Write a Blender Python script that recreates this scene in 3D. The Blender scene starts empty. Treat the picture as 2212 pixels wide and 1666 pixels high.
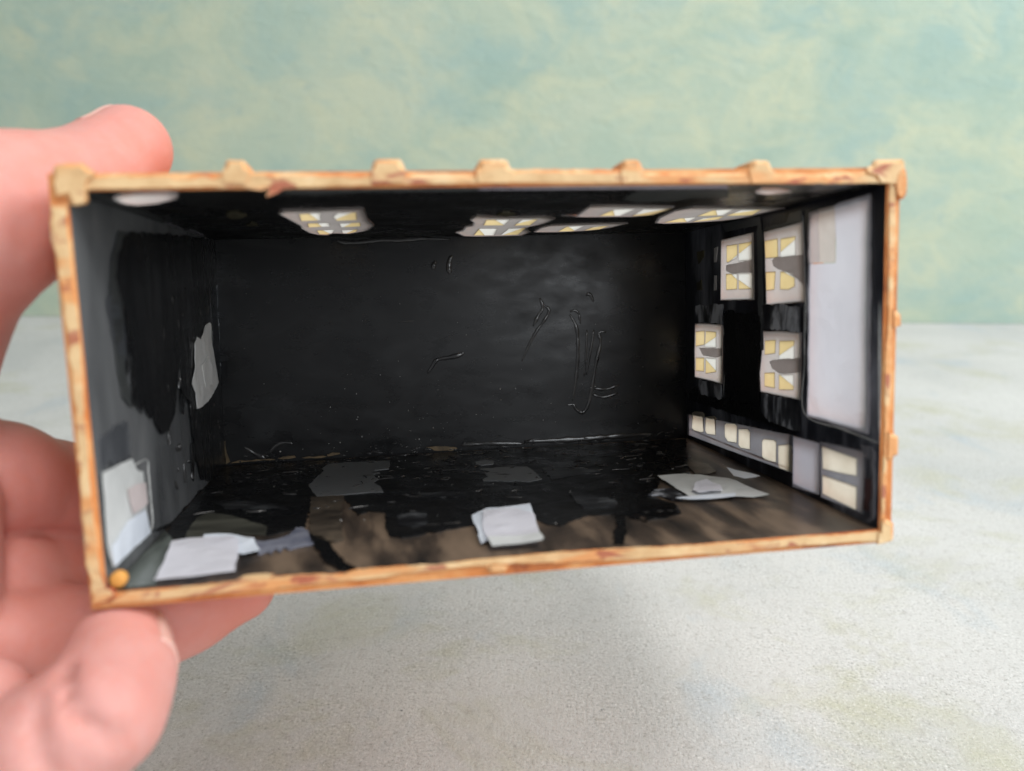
import bpy, bmesh, math, random
import numpy as np
from mathutils import Vector, Matrix, noise
from mathutils.geometry import tessellate_polygon, delaunay_2d_cdt

MM = 0.001
sc = bpy.context.scene
col = sc.collection

# ------------------------------------------------------------------ camera
cam_d = bpy.data.cameras.new("camera")
cam = bpy.data.objects.new("camera", cam_d)
col.objects.link(cam)
_m = ((0.999969, 0.007854, 0.0), (0.002427, -0.309007, 0.951057), (0.00747, -0.951027, -0.309017))  # columns: right, down, forward
cam.matrix_world = Matrix(((_m[0][0], -_m[0][1], -_m[0][2], 0),
                           (_m[1][0], -_m[1][1], -_m[1][2], 0),
                           (_m[2][0], -_m[2][1], -_m[2][2], 145 * MM), (0, 0, 0, 1)))
cam_d.sensor_width = 36.0
cam_d.lens = 36.0 * 1677.93 / 2212.0
cam_d.clip_start = 0.01
cam_d.clip_end = 20.0
cam_d.dof.use_dof = True
cam_d.dof.focus_distance = 0.196
cam_d.dof.aperture_fstop = 12.0
sc.camera = cam

# ------------------------------------------------------------------ light
world = bpy.data.worlds.new("World")
sc.world = world
world.use_nodes = True
_bg = world.node_tree.nodes["Background"]
_bg.inputs[0].default_value = (0.93, 0.96, 1.0, 1)
_bg.inputs[1].default_value = 0.38


def area(name, loc, target, size, watts, colour):
    d = bpy.data.lights.new(name, 'AREA')
    d.shape = 'RECTANGLE'
    d.size, d.size_y = size
    d.energy = watts
    d.color = colour
    o = bpy.data.objects.new(name, d)
    col.objects.link(o)
    o.location = loc
    o.rotation_euler = (Vector(target) - Vector(loc)).to_track_quat('-Z', 'Y').to_euler()
    return o


area("ceiling_light", (0.20, -0.10, 0.85), (0.0, 0.17, 0.0), (0.34, 0.34), 3.9, (1.0, 0.97, 0.93))
area("front_window_light", (0.60, -0.98, 0.60), (0.0, 0.17, 0.09), (0.4, 0.55), 4.0, (0.92, 0.96, 1.0))  # added lamp behind the camera, brings sheen to the black paint
area("window_light", (1.1, 0.05, 0.75), (0.0, 0.25, 0.05), (0.7, 0.7), 10.0, (0.97, 0.98, 1.0))

sc.view_settings.view_transform = 'Standard'
sc.view_settings.look = 'None'
sc.view_settings.gamma = 1.0
sc.view_settings.exposure = 0.1
sc.render.engine = 'CYCLES'
sc.cycles.max_bounces = 10
sc.cycles.transparent_max_bounces = 12

# ------------------------------------------------------------------ measured shapes of the model (per mille of each inside face; mm on the front)
CORNERS={'ceil':[(-62.44,-0.0,29.01),(62.26,0.0,29.17),(62.29,88.11,28.53),(-61.75,88.11,28.97)],'floor':[(-62.11,0.0,-29.09),(62.26,0.0,-29.1),(62.64,88.11,-28.72),(-63.12,88.11,-28.74)],'left':[(-62.11,0.0,-29.09),(-63.12,88.11,-28.74),(-61.75,88.11,28.97),(-62.44,-0.0,29.01)],'right':[(62.26,0.0,-29.1),(62.64,88.11,-28.72),(62.29,88.11,28.53),(62.26,0.0,29.17)],'back':[(-63.12,88.11,-28.74),(62.64,88.11,-28.72),(62.29,88.11,28.53),(-61.75,88.11,28.97)]}
WINDOWS=[{'wall':'ceil','film':[(194,334),(206,276),(258,278),(318,261),(319,387),(319,480),(327,612),(317,729),(310,766),(277,844),(246,819),(231,887),(215,865),(204,792),(200,672),(204,587),(199,457)],'panes':[([(223,345),(255,324),(246,473),(215,480)],[[(223,345),(238,335),(242,474),(215,480)]],[(238,335),(255,324),(246,473),(242,474)]),([(269,401),(279,334),(306,326),(302,476),(270,483)],[[(300,327),(306,326),(302,476),(270,483),(270,455)]],[(269,401),(279,334),(300,327),(270,455)]),([(220,541),(255,528),(253,611),(215,634)],[[(220,541),(237,534),(238,620),(215,634)]],[(237,534),(255,528),(253,611),(238,620)]),([(271,552),(305,537),(304,622),(270,640)],[[(291,543),(305,537),(304,622),(274,638)]],[(271,552),(291,543),(274,638),(270,640)]),([(223,721),(255,700),(247,799),(233,844),(220,833)],[[(223,721),(234,714),(241,820),(233,844),(220,833)]],[(234,714),(255,700),(247,799),(241,820)]),([(267,724),(296,709),(291,772),(273,825),(265,810)],[[(289,713),(296,709),(291,772),(273,825),(271,820)]],[(267,724),(289,713),(271,820),(265,810)])],'smears':[]},
{'wall':'ceil','film':[(487,510),(491,416),(517,455),(562,475),(608,463),(633,511),(634,589),(627,658),(612,714),(618,795),(635,873),(633,995),(536,1000),(505,977),(482,856),(492,807),(491,680),(502,662),(498,577)],'panes':[([(515,515),(555,513),(559,653),(521,646)],[[(515,515),(530,514),(559,650),(559,653),(521,646)]],[(530,514),(555,513),(559,650)]),([(579,663),(577,519),(603,516),(608,663)],[[(579,663),(578,619),(596,517),(603,516),(608,663)]],[(578,619),(577,519),(596,517)]),([(525,943),(520,729),(555,736),(568,949)],[[(525,943),(520,742),(548,946)]],[(520,742),(520,729),(555,736),(568,949),(548,946)]),([(582,949),(577,741),(609,732),(618,942)],[[(603,733),(609,732),(618,942),(586,948)]],[(582,949),(577,741),(603,733),(586,948)])],'smears':[]},
{'wall':'ceil','film':[(642,875),(639,751),(649,682),(690,664),(770,653),(793,657),(783,770),(756,847),(696,886)],'panes':[([(691,857),(686,714),(716,698),(722,857)],[[(691,857),(686,714),(688,712),(721,834),(722,857)]],[(688,712),(716,698),(721,834)]),([(741,837),(742,728),(767,705),(768,813)],[[(741,837),(741,757),(753,718),(767,705),(768,813)]],[(741,757),(742,728),(753,718)])],'smears':[]},
{'wall':'ceil','film':[(635,458),(662,463),(651,279),(686,274),(791,308),(797,376),(792,465),(767,495),(678,487)],'panes':[([(701,462),(701,335),(732,325),(737,461)],[[(701,462),(701,349),(727,461)]],[(701,349),(701,335),(732,325),(737,461),(727,461)]),([(760,472),(748,338),(793,328),(791,460)],[[(760,472),(758,454),(788,329),(793,328),(791,460)]],[(758,454),(748,338),(788,329)])],'smears':[]},
{'wall':'ceil','film':[(846,661),(821,533),(810,380),(823,317),(875,331),(953,350),(1009,368),(1013,443),(1004,515),(1001,563),(969,621),(922,660),(872,683)],'panes':[([(883,499),(875,379),(903,353),(925,476)],[[(883,499),(875,379),(879,375),(915,482)]],[(879,375),(903,353),(925,476),(915,482)]),([(937,497),(924,377),(958,378),(982,492)],[[(937,497),(932,449),(953,378),(958,378),(982,492)]],[(932,449),(924,377),(953,378)]),([(860,641),(864,545),(889,522),(903,637)],[[(860,641),(864,545),(870,539),(902,634),(903,637)]],[(870,539),(889,522),(902,634)]),([(914,639),(909,548),(935,507),(947,582)],[[(914,639),(912,611),(922,528),(935,507),(947,582)]],[(912,611),(909,548),(922,528)])],'smears':[]},
{'wall':'right','film':[(728,931),(627,934),(536,936),(533,809),(530,677),(628,676),(733,675),(731,804)],'panes':[([(689,903),(622,902),(622,849),(678,834),(689,835)],[[(689,903),(622,902),(622,860),(674,835),(678,834),(689,835)]],[(622,860),(622,849),(674,835)]),([(614,902),(541,902),(538,833),(614,834)],[[(614,902),(541,902),(540,894),(614,862)]],[(540,894),(538,833),(614,834),(614,862)]),([(693,786),(622,784),(624,721),(692,720)],[[(693,786),(661,785),(623,759),(624,721),(692,720)]],[(661,785),(622,784),(623,759)]),([(614,784),(536,781),(537,720),(614,720)],[[(542,720),(614,720),(614,758)]],[(614,784),(536,781),(537,720),(542,720),(614,758)])],'smears':[[(691,821),(614,827),(537,831),(535,783),(614,786),(662,788),(691,799)]]},
{'wall':'right','film':[(475,930),(380,935),(296,939),(288,813),(279,668),(366,662),(461,655),(468,795)],'panes':[([(470,896),(404,897),(402,829),(465,832)],[]),([(390,894),(322,894),(320,829),(390,828)],[[(390,894),(322,894),(322,884),(390,847)]],[(322,884),(320,829),(390,828),(390,847)]),([(463,780),(414,779),(419,714),(460,712)],[]),([(390,777),(325,775),(323,723),(351,712),(391,714)],[[(390,777),(378,777),(324,751),(323,723),(351,712),(391,714)]],[(378,777),(325,775),(324,751)])],'smears':[[(429,819),(414,831),(368,826),(286,828),(284,727),(310,746),(362,776),(405,790),(423,801)]]},
{'wall':'right','film':[(921,569),(821,572),(721,571),(724,446),(728,314),(824,315),(926,313),(926,439)],'panes':[([(912,531),(845,539),(846,476),(914,462)],[]),([(835,538),(762,538),(762,470),(843,465),(842,475)],[[(835,538),(762,538),(762,517),(842,477)]],[(762,517),(762,470),(843,465),(842,475),(842,477)]),([(914,408),(850,415),(851,352),(915,347)],[]),([(837,416),(762,422),(763,362),(839,344)],[[(763,366),(763,362),(839,344),(838,410)]],[(837,416),(762,422),(763,366),(838,410)])],'smears':[[(887,458),(811,462),(723,470),(723,438),(763,426),(854,425)]]},
{'wall':'right','film':[(487,557),(391,563),(297,562),(297,447),(298,328),(389,325),(490,322),(495,393),(483,482)],'panes':[([(466,522),(411,529),(413,480),(466,469)],[[(466,522),(411,529),(413,480),(466,469)]],None),([(392,527),(323,533),(322,465),(394,459)],[[(392,527),(323,533),(323,517),(394,473)]],[(323,517),(322,465),(394,459),(394,473)]),([(467,399),(415,408),(414,350),(467,349)],[]),([(393,403),(324,414),(324,359),(393,348)],[[(393,403),(390,403),(324,372),(324,359),(393,348)]],[(390,403),(324,414),(324,372)])],'smears':[[(440,445),(420,454),(390,460),(295,475),(295,425),(340,415),(393,408),(426,422)]]},
{'wall':'right','film':[(992,121),(726,152),(478,178),(330,194),(330,54),(413,53),(672,35),(993,19)],'panes':[([(950,136),(931,148),(871,158),(855,154),(857,68),(878,60),(933,55),(952,62)],[],[(950,136),(931,148),(871,158),(855,154),(857,68),(878,60),(933,55),(952,62)]),([(844,142),(782,161),(767,151),(768,77),(832,65),(845,76)],[],[(844,142),(782,161),(767,151),(768,77),(832,65),(845,76)]),([(706,138),(693,149),(640,160),(624,154),(626,82),(684,72),(705,87)],[],[(706,138),(693,149),(640,160),(624,154),(626,82),(684,72),(705,87)]),([(616,143),(562,158),(546,150),(546,78),(602,68),(616,76)],[],[(616,143),(562,158),(546,150),(546,78),(602,68),(616,76)]),([(479,131),(469,143),(417,154),(404,149),(404,71),(464,61),(479,71)],[],[(479,131),(469,143),(417,154),(404,149),(404,71),(464,61),(479,71)]),([(395,140),(340,159),(330,153),(329,60),(386,55),(394,63)],[],[(395,140),(340,159),(330,153),(329,60),(386,55),(394,63)])],'smears':[],'cream':True},
{'wall':'right','film':[(209,206),(125,214),(46,219),(44,127),(47,27),(122,22),(203,18)],'panes':[([(200,192),(69,191),(68,137),(129,126),(196,117)],[],[(200,192),(69,191),(68,137),(129,126),(196,117)]),([(197,96),(67,104),(67,30),(195,33)],[],[(197,96),(67,104),(67,30),(195,33)])],'smears':[],'cream':True}]
PATCHES=[('paint_layer','floor','black',1,[(3,989),(-3,871),(-6,713),(-8,560),(-12,465),(-11,385),(14,289),(43,278),(65,346),(86,344),(119,366),(151,321),(157,254),(172,264),(194,292),(210,299),(206,406),(226,476),(262,504),(284,358),(301,389),(327,369),(327,256),(333,187),(351,170),(385,188),(382,198),(398,191),(428,207),(453,220),(500,226),(549,233),(561,183),(578,171),(599,198),(631,232),(671,223),(659,152),(639,82),(630,32),(641,24),(661,96),(682,210),(712,195),(705,155),(684,194),(701,214),(702,154),(720,170),(737,169),(768,192),(778,273),(755,343),(782,396),(811,498),(862,500),(920,667),(955,848),(1009,1033),(988,972)]),
('paper_patch','ceil','white',2,[(32,67),(45,41),(72,17),(104,11),(111,35),(101,76),(67,140),(38,166),(23,134)]),
('paper_patch','ceil','white',2,[(846,84),(843,50),(868,53),(899,85),(887,102),(872,109)]),
('dry_glue','ceil','greyfilm',2,[(9,480),(12,505),(6,657),(19,630),(14,787),(-2,855),(-13,852),(-5,716),(-24,728),(-14,623)]),
('bare_spot','ceil','olive',1,[(117,362),(131,302),(142,294),(145,367),(129,431),(113,428)]),
('bare_spot','ceil','olive',1,[(116,594),(138,488),(136,593)]),
('bare_spot','ceil','olive',1,[(524,433),(529,378),(542,380),(556,438),(543,459)]),
('bare_spot','ceil','darkgrey',1,[(17,10),(32,75),(27,202),(20,377),(-45,587),(-67,610),(-38,345),(-17,161)]),
('film_strip','ceil','lilac',2,[(460,-27),(554,-24),(779,-4),(789,27),(589,14),(464,2)]),
('film_strip','ceil','darkgrey',2,[(218,38),(237,-4),(328,-17),(461,-14),(464,19),(327,18),(272,50)]),
('bare_spot','ceil','darkgrey',1,[(678,171),(673,61),(734,60),(799,59),(830,155),(780,166),(759,215),(710,227)]),
('paper_sheet','right','sheet',2,[(264,795),(208,792),(155,790),(157,872),(162,968),(143,973),(43,979),(36,792),(33,575),(32,427),(31,276),(138,277),(261,278),(262,507),(265,736)]),
('paper_sheet','right','tanpaper',2,[(265,965),(226,967),(224,895),(218,794),(263,796)]),
('paper_sheet','right','beige',2,[(224,967),(164,968),(159,873),(157,792),(190,793),(217,794),(221,895)]),
('card','right','lavender',2,[(324,193),(263,196),(212,198),(211,111),(211,23),(267,15),(324,8)]),
('film_strip','right','greyfilmd',2,[(718,1012),(594,1001),(493,992),(502,958),(587,960),(694,961)]),
('film_strip','right','greyfilmd',2,[(493,984),(481,915),(481,788),(476,573),(472,487),(490,485),(502,572),(505,789),(511,936)]),
('film_strip','right','greyfilmd',2,[(349,976),(296,978),(296,942),(475,933),(463,946),(364,947)]),
('film_strip','right','white',3,[(769,902),(745,905),(749,885),(756,840),(769,841)]),  # glare of light through a gap, painted as a white sliver
('film_strip','right','white',3,[(770,784),(755,784),(757,720),(771,719)]),  # lower part of the same painted glare
('bare_spot','right','olive',1,[(903,898),(847,900),(852,870),(892,843)]),
('bare_spot','right','olive',1,[(905,757),(870,769),(868,723),(903,722)]),
('paint_patch','right','black',3,[(706,621),(667,635),(593,618),(524,631),(490,614),(487,557),(495,481),(498,392),(493,323),(490,269),(557,262),(630,254),(698,253),(703,415)]),
('paint_patch','right','black',1,[(980,235),(905,277),(708,258),(490,264),(324,234),(323,207),(611,201),(974,195)]),
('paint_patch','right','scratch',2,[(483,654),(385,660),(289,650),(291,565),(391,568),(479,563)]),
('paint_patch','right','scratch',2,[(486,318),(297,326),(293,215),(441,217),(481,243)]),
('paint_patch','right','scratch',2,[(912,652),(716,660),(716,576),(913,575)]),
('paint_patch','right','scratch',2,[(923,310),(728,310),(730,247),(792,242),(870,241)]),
('stain','right','maroon',1,[(44,132),(22,140),(25,46),(44,37)]),
('dry_glue','right','greyfilm',2,[(24,244),(13,229),(9,117),(11,25),(24,7),(34,10),(21,29),(18,113)]),
('dry_glue','right','greyfilm',2,[(57,239),(27,243),(29,201),(46,210)]),
('paint_patch','left','black',2,[(306,941),(248,927),(198,867),(175,802),(193,751),(213,685),(225,605),(234,509),(232,421),(255,417),(277,443),(287,399),(308,375),(327,393),(339,353),(375,310),(425,306),(490,354),(529,447),(555,525),(554,426),(598,381),(630,357),(634,273),(651,153),(688,51),(783,7),(916,4),(1003,4),(1015,429),(1006,756),(1006,999),(695,977)]),
('paper_patch','left','farpaper',4,[(698,575),(725,598),(762,583),(821,638),(865,647),(880,641),(885,563),(945,386),(869,352),(798,331),(740,324),(680,326),(672,388),(641,428),(684,492)]),
('paper_patch','left','farpaper',6,[(746,484),(812,513),(867,449),(847,394),(772,395)]),
('acetate_strip','left','gloss',3,[(904,798),(1024,804),(1003,605),(996,405),(900,409),(910,610)]),
('paper_patch','left','offwhite',4,[(11,306),(88,301),(158,295),(186,253),(219,240),(222,180),(220,123),(224,86),(226,50),(113,53),(15,56),(4,113),(7,212)]),
('paper_patch','left','bluewhite',6,[(101,142),(158,137),(203,130),(214,90),(225,51),(113,55),(18,57),(11,113),(72,132)]),
('stain','left','slate',1,[(24,388),(92,393),(175,398),(178,334),(173,295),(89,304),(27,312),(23,355)]),
('stain','left','slate',1,[(122,743),(152,755),(182,724),(201,653),(194,573),(148,594),(130,657)]),  # bluish glare on the wall, painted as a soft grey patch
('paint_patch','left','black',1,[(401,-1),(468,5),(603,6),(686,9),(697,-11),(705,-50),(577,-65),(497,-58),(487,-81),(411,-63),(356,-23),(271,37)]),
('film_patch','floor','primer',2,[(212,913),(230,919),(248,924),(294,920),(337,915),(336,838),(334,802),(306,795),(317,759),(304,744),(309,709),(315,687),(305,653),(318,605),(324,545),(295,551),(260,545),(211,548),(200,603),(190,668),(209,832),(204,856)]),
('film_patch','floor','brownfilm',2,[(202,546),(258,539),(258,444),(260,314),(269,184),(257,174),(232,205),(219,248),(210,386)]),
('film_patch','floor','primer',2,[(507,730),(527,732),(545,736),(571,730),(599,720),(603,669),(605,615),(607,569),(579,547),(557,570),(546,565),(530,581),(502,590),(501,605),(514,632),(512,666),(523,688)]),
('paint_patch','floor','black',2,[(218,233),(227,237),(239,216),(255,147),(277,42),(292,8),(281,4),(269,8),(247,71),(230,163)]),
('dry_glue','floor','blueglaze',2,[(142,237),(156,210),(176,219),(190,243),(196,288),(208,288),(218,248),(228,170),(212,162),(198,146),(190,166),(187,133),(179,160),(178,123),(168,146),(160,129)]),
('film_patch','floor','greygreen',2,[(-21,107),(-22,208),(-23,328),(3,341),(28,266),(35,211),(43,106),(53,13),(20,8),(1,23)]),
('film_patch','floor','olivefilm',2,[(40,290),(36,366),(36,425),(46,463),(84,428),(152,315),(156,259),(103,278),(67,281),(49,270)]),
('film_patch','floor','brownfilm',2,[(919,704),(925,646),(935,607),(925,528),(905,505),(882,515),(890,592)]),
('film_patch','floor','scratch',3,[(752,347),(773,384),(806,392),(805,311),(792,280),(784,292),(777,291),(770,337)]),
('paper_patch','left','pinkpaper',7,[(115,224),(158,222),(210,208),(210,177),(208,147),(167,145),(130,149),(119,183)]),
('dry_glue','floor','floorsmear',2,[(624,689),(649,692),(678,669),(724,617),(691,593),(663,578),(623,553),(623,620)]),
('dry_glue','floor','floorsmear',2,[(345,331),(367,341),(391,337),(387,234),(365,234),(345,258)]),
('dry_glue','floor','floorsmear',2,[(46,545),(70,567),(100,540),(132,512),(174,446),(136,465),(107,471),(72,485)]),
('dry_glue','floor','floorsmear',2,[(383,508),(422,506),(462,491),(459,449),(419,459),(382,476)]),
('dry_glue','floor','floorsmear',2,[(633,424),(653,405),(694,337),(690,299),(681,274),(630,274),(629,332)]),
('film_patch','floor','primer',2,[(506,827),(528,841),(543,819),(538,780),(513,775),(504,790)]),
('paint_patch','left','darkgrey',1,[(216,933),(267,933),(233,804),(190,673),(183,543),(207,433),(155,470),(143,600),(136,726),(167,852)]),
('paint_patch','left','black',1.5,[(207,672),(226,677),(212,599),(194,529),(189,544),(199,615)]),
('paint_patch','left','black',1.5,[(224,564),(246,567),(233,496),(215,431),(209,446),(217,512)]),
('paint_patch','left','black',1.5,[(254,464),(278,466),(270,430),(258,401),(250,409),(252,440)]),
('paint_patch','left','black',1.5,[(554,409),(591,409),(582,366),(565,332),(552,343),(553,380)]),
('paint_patch','left','black',1.5,[(618,207),(654,204),(639,130),(617,67),(606,85),(612,153)])]
SCRAPS=[('paper_scrap',[('bluewhite',[(69,269),(86,274),(106,268),(143,226),(160,141),(139,129),(131,140),(82,179)]),('whitepaper',[(33,228),(52,247),(81,248),(111,245),(126,203),(133,139),(138,80),(144,22),(93,11),(51,12),(47,58),(42,127)])]),
('paper_scrap',[('bluewhite',[(457,278),(471,298),(485,320),(552,318),(549,238),(544,185),(527,137),(464,94),(454,82),(457,177),(456,218)]),('whitepaper',[(475,287),(524,287),(548,247),(540,132),(538,89),(501,88),(464,94),(464,167)]),('offwhite',[(464,94),(501,89),(537,93),(537,53),(533,41),(496,42),(466,41)])]),
('paper_scrap',[('offwhite',[(808,502),(837,510),(860,511),(896,475),(921,439),(924,402),(927,366),(932,318),(936,269),(906,262),(882,279),(849,279),(810,303),(810,346),(810,406)]),('bluewhite',[(782,278),(795,290),(830,292),(884,283),(875,256),(832,262),(800,267)]),('whitepaper',[(847,391),(870,403),(877,346),(867,299),(825,301),(824,328)]),('bluewhite',[(933,486),(949,442),(963,391),(930,376),(923,416)])])]
RIDGES=[('back',[(669,708),(675,662),(664,624),(653,578)],0.35),
('back',[(675,676),(689,650),(677,601),(662,560),(643,491),(626,414)],0.35),
('back',[(735,640),(747,645),(755,625),(758,581)],0.3),
('back',[(735,626),(746,582),(751,532),(750,403),(743,287),(737,215)],0.4),
('back',[(772,552),(769,437),(764,329)],0.3),
('back',[(788,551),(780,458),(769,336)],0.3),
('back',[(816,539),(799,534),(803,492),(794,413),(784,305),(773,197),(759,154),(744,174),(739,193),(724,195)],0.4),
('back',[(422,376),(432,407),(444,437),(473,447),(494,457),(500,467)],0.5),
('back',[(448,892),(442,871),(442,851)],0.5),
('back',[(483,914),(476,891),(474,857),(476,828)],0.5),
('back',[(786,268),(816,262),(844,281)],0.35),
('back',[(782,240),(809,223),(840,241)],0.3),
('back',[(772,716),(781,719),(788,683)],0.35),
('back',[(364,617),(383,619),(399,621)],0.25),
('back',[(90,45),(105,78),(123,89),(138,81)],0.4),
('back',[(41,79),(59,49),(82,22)],0.4),
('back',[(627,29),(708,25),(785,26),(850,29),(919,25)],0.7),
('back',[(488,30),(557,28),(629,19)],0.4),
('back',[(243,990),(261,979),(293,980),(333,988),(373,986),(420,992),(480,986)],0.5),
('left',[(515,851),(523,832),(645,825),(650,752),(648,685)],0.2),
('left',[(990,803),(1004,714),(1006,604),(1019,503),(1040,408),(1056,318)],0.3),
('left',[(323,822),(308,710),(292,584)],0.45),  # upright beads from here on added to catch highlight streaks
('left',[(385,869),(359,694),(336,522)],0.45),
('left',[(482,815),(467,660),(452,506)],0.45),
('left',[(545,753),(534,592),(526,447)],0.45),
('left',[(606,787),(597,654),(587,521)],0.45),
('left',[(651,754),(643,652),(635,550)],0.45),
('left',[(422,662),(413,527),(404,391)],0.45),
('left',[(285,861),(273,724),(271,614)],0.45),
('left',[(852,905),(850,793),(843,680)],0.45),
('left',[(998,292),(1020,252),(1067,213),(1059,161)],0.3),
('left',[(193,266),(272,258),(276,215),(277,139),(274,52),(226,48)],0.25),
('floor',[(209,922),(196,802),(186,701)],0.2),
('floor',[(508,727),(554,732),(611,728)],0.2),
('floor',[(612,920),(613,829),(614,766),(626,688)],0.2),
('floor',[(99,509),(127,489),(164,450),(203,402)],0.35),
('floor',[(54,511),(65,537),(92,537)],0.35),
('floor',[(553,262),(591,253),(633,242)],0.5),
('floor',[(350,248),(384,248),(417,244),(451,248)],0.6),
('floor',[(613,598),(666,596),(723,613),(761,618)],0.35),
('floor',[(702,219),(733,221),(771,218)],0.6),
('right',[(286,671),(282,465),(281,284),(127,268),(1,257)],0.22),
('right',[(12,670),(7,453),(2,259)],0.25),
('right',[(298,967),(290,852),(281,698),(278,560)],0.2),
('right',[(492,672),(475,649),(479,586)],0.3),
('right',[(981,53),(726,58),(477,66),(333,72)],0.2),
('right',[(721,569),(707,415),(726,254)],0.2)]
CHIPS=[('back',[(12,11),(30,23),(48,19),(84,20),(102,15),(61,13),(30,11)]),
('back',[(107,19),(118,26),(141,27),(144,18),(118,14)]),
('back',[(155,16),(171,21),(199,20),(206,16),(183,12),(162,12)]),
('back',[(208,22),(218,31),(232,30),(234,24),(222,19),(208,16)]),
('back',[(414,32),(435,33),(476,25),(481,18),(468,6),(446,10),(432,14),(425,25)]),
('back',[(0,112),(5,114),(6,60),(12,17),(1,8)])]
RIMS={'top':[(-59.74,31.63),(-52.86,31.59),(-46.66,31.56),(-40.98,31.66),(-37.79,31.7),(-32.63,31.61),(-26.09,31.51),(-20.09,31.41),(-16.04,31.39),(-10.57,31.35),(-4.67,31.32),(-0.08,31.91),(7.05,31.87),(17.27,31.75),(21.73,31.38),(29.28,31.2),(36.97,31.16),(41.66,30.99),(48.8,30.95),(56.87,31.19),(60.06,31.32),(62.26,29.09),(56.92,28.77),(44.84,28.87),(29.27,29.07),(14.28,29.26),(1.61,29.37),(-5.1,29.28),(-14.1,29.23),(-23.56,29.04),(-31.5,28.78),(-35.16,28.59),(-35.96,28.53),(-34.5,29.2),(-35.16,28.8),(-36.45,28.5),(-37.54,28.62),(-38.63,28.88),(-39.24,29.08),(-39.71,29.05),(-40.12,28.88),(-40.82,28.94),(-41.6,28.91),(-42.83,29.11),(-46.85,29.07),(-51.44,28.96),(-60.13,28.96)],
'left':[(-64.64,27.2),(-64.97,27.62),(-65.31,24.67),(-65.45,22.34),(-65.13,21.0),(-64.85,19.19),(-64.91,16.82),(-64.83,14.44),(-64.75,12.85),(-64.67,10.45),(-64.54,-0.47),(-64.53,-3.04),(-64.49,-5.3),(-64.74,-9.51),(-64.78,-13.45),(-64.95,-17.4),(-64.88,-20.06),(-64.99,-22.73),(-64.98,-24.75),(-64.55,-26.81),(-64.61,-28.84),(-64.37,-30.73),(-62.67,-30.55),(-61.65,-29.45),(-61.86,-28.24),(-62.31,-26.33),(-62.35,-24.97),(-62.52,-22.26),(-62.47,-20.25),(-62.66,-18.24),(-62.61,-16.24),(-62.63,-13.59),(-62.56,-9.65),(-62.5,-5.42),(-62.52,-2.5),(-62.53,-0.57),(-62.14,10.21),(-62.15,11.8),(-62.35,13.73),(-62.53,15.49),(-62.47,17.55),(-62.48,19.45),(-62.49,21.5),(-62.55,23.07),(-62.37,25.41),(-62.33,26.65),(-62.32,27.59)],
'bottom':[(-62.73,-30.54),(-59.0,-28.79),(-56.68,-28.96),(-53.97,-29.05),(-51.23,-28.9),(-48.47,-28.8),(-42.9,-28.69),(-38.21,-28.6),(-43.5,-28.51),(-41.03,-28.63),(-38.52,-28.5),(-35.16,-28.46),(-30.93,-28.61),(-28.38,-29.02),(-25.77,-28.37),(-20.56,-28.41),(-15.07,-28.47),(-13.67,-28.67),(-9.19,-28.41),(-4.67,-28.31),(-0.64,-28.27),(3.6,-28.17),(8.27,-28.3),(13.94,-28.29),(21.84,-28.65),(21.05,-28.64),(26.89,-28.76),(34.02,-28.99),(41.26,-29.09),(48.63,-28.97),(56.13,-29.08),(62.17,-29.18),(62.23,-31.48),(53.66,-31.39),(46.19,-31.26),(37.63,-31.39),(34.74,-31.62),(31.62,-31.25),(26.88,-31.2),(17.54,-31.0),(16.76,-30.97),(11.99,-30.83),(4.47,-30.63),(-1.07,-30.18),(-5.63,-30.02),(-11.95,-30.16),(-19.05,-30.23),(-18.89,-30.3),(-21.54,-30.71),(-25.89,-30.78),(-29.34,-30.71),(-32.75,-30.72),(-36.15,-30.86),(-38.17,-31.04),(-41.2,-31.17),(-44.93,-31.13),(-48.64,-31.09),(-52.31,-31.15),(-57.75,-31.14),(-60.96,-30.98),(-64.15,-30.84),(-64.24,-29.85)],
'right':[(62.26,29.09),(63.78,30.86),(64.2,28.04),(64.41,20.48),(64.29,16.02),(64.27,13.74),(64.25,8.38),(64.25,5.52),(64.19,1.41),(64.12,-5.32),(64.0,-9.98),(63.98,-12.53),(63.84,-16.92),(63.77,-20.87),(63.69,-27.45),(62.4,-31.46),(62.26,-29.23),(62.22,-20.76),(62.37,-16.67),(62.44,-12.92),(62.36,-6.34),(62.2,-0.14),(62.37,3.04),(62.5,4.51),(62.58,10.73),(62.47,14.85),(62.36,22.24)]}
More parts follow.
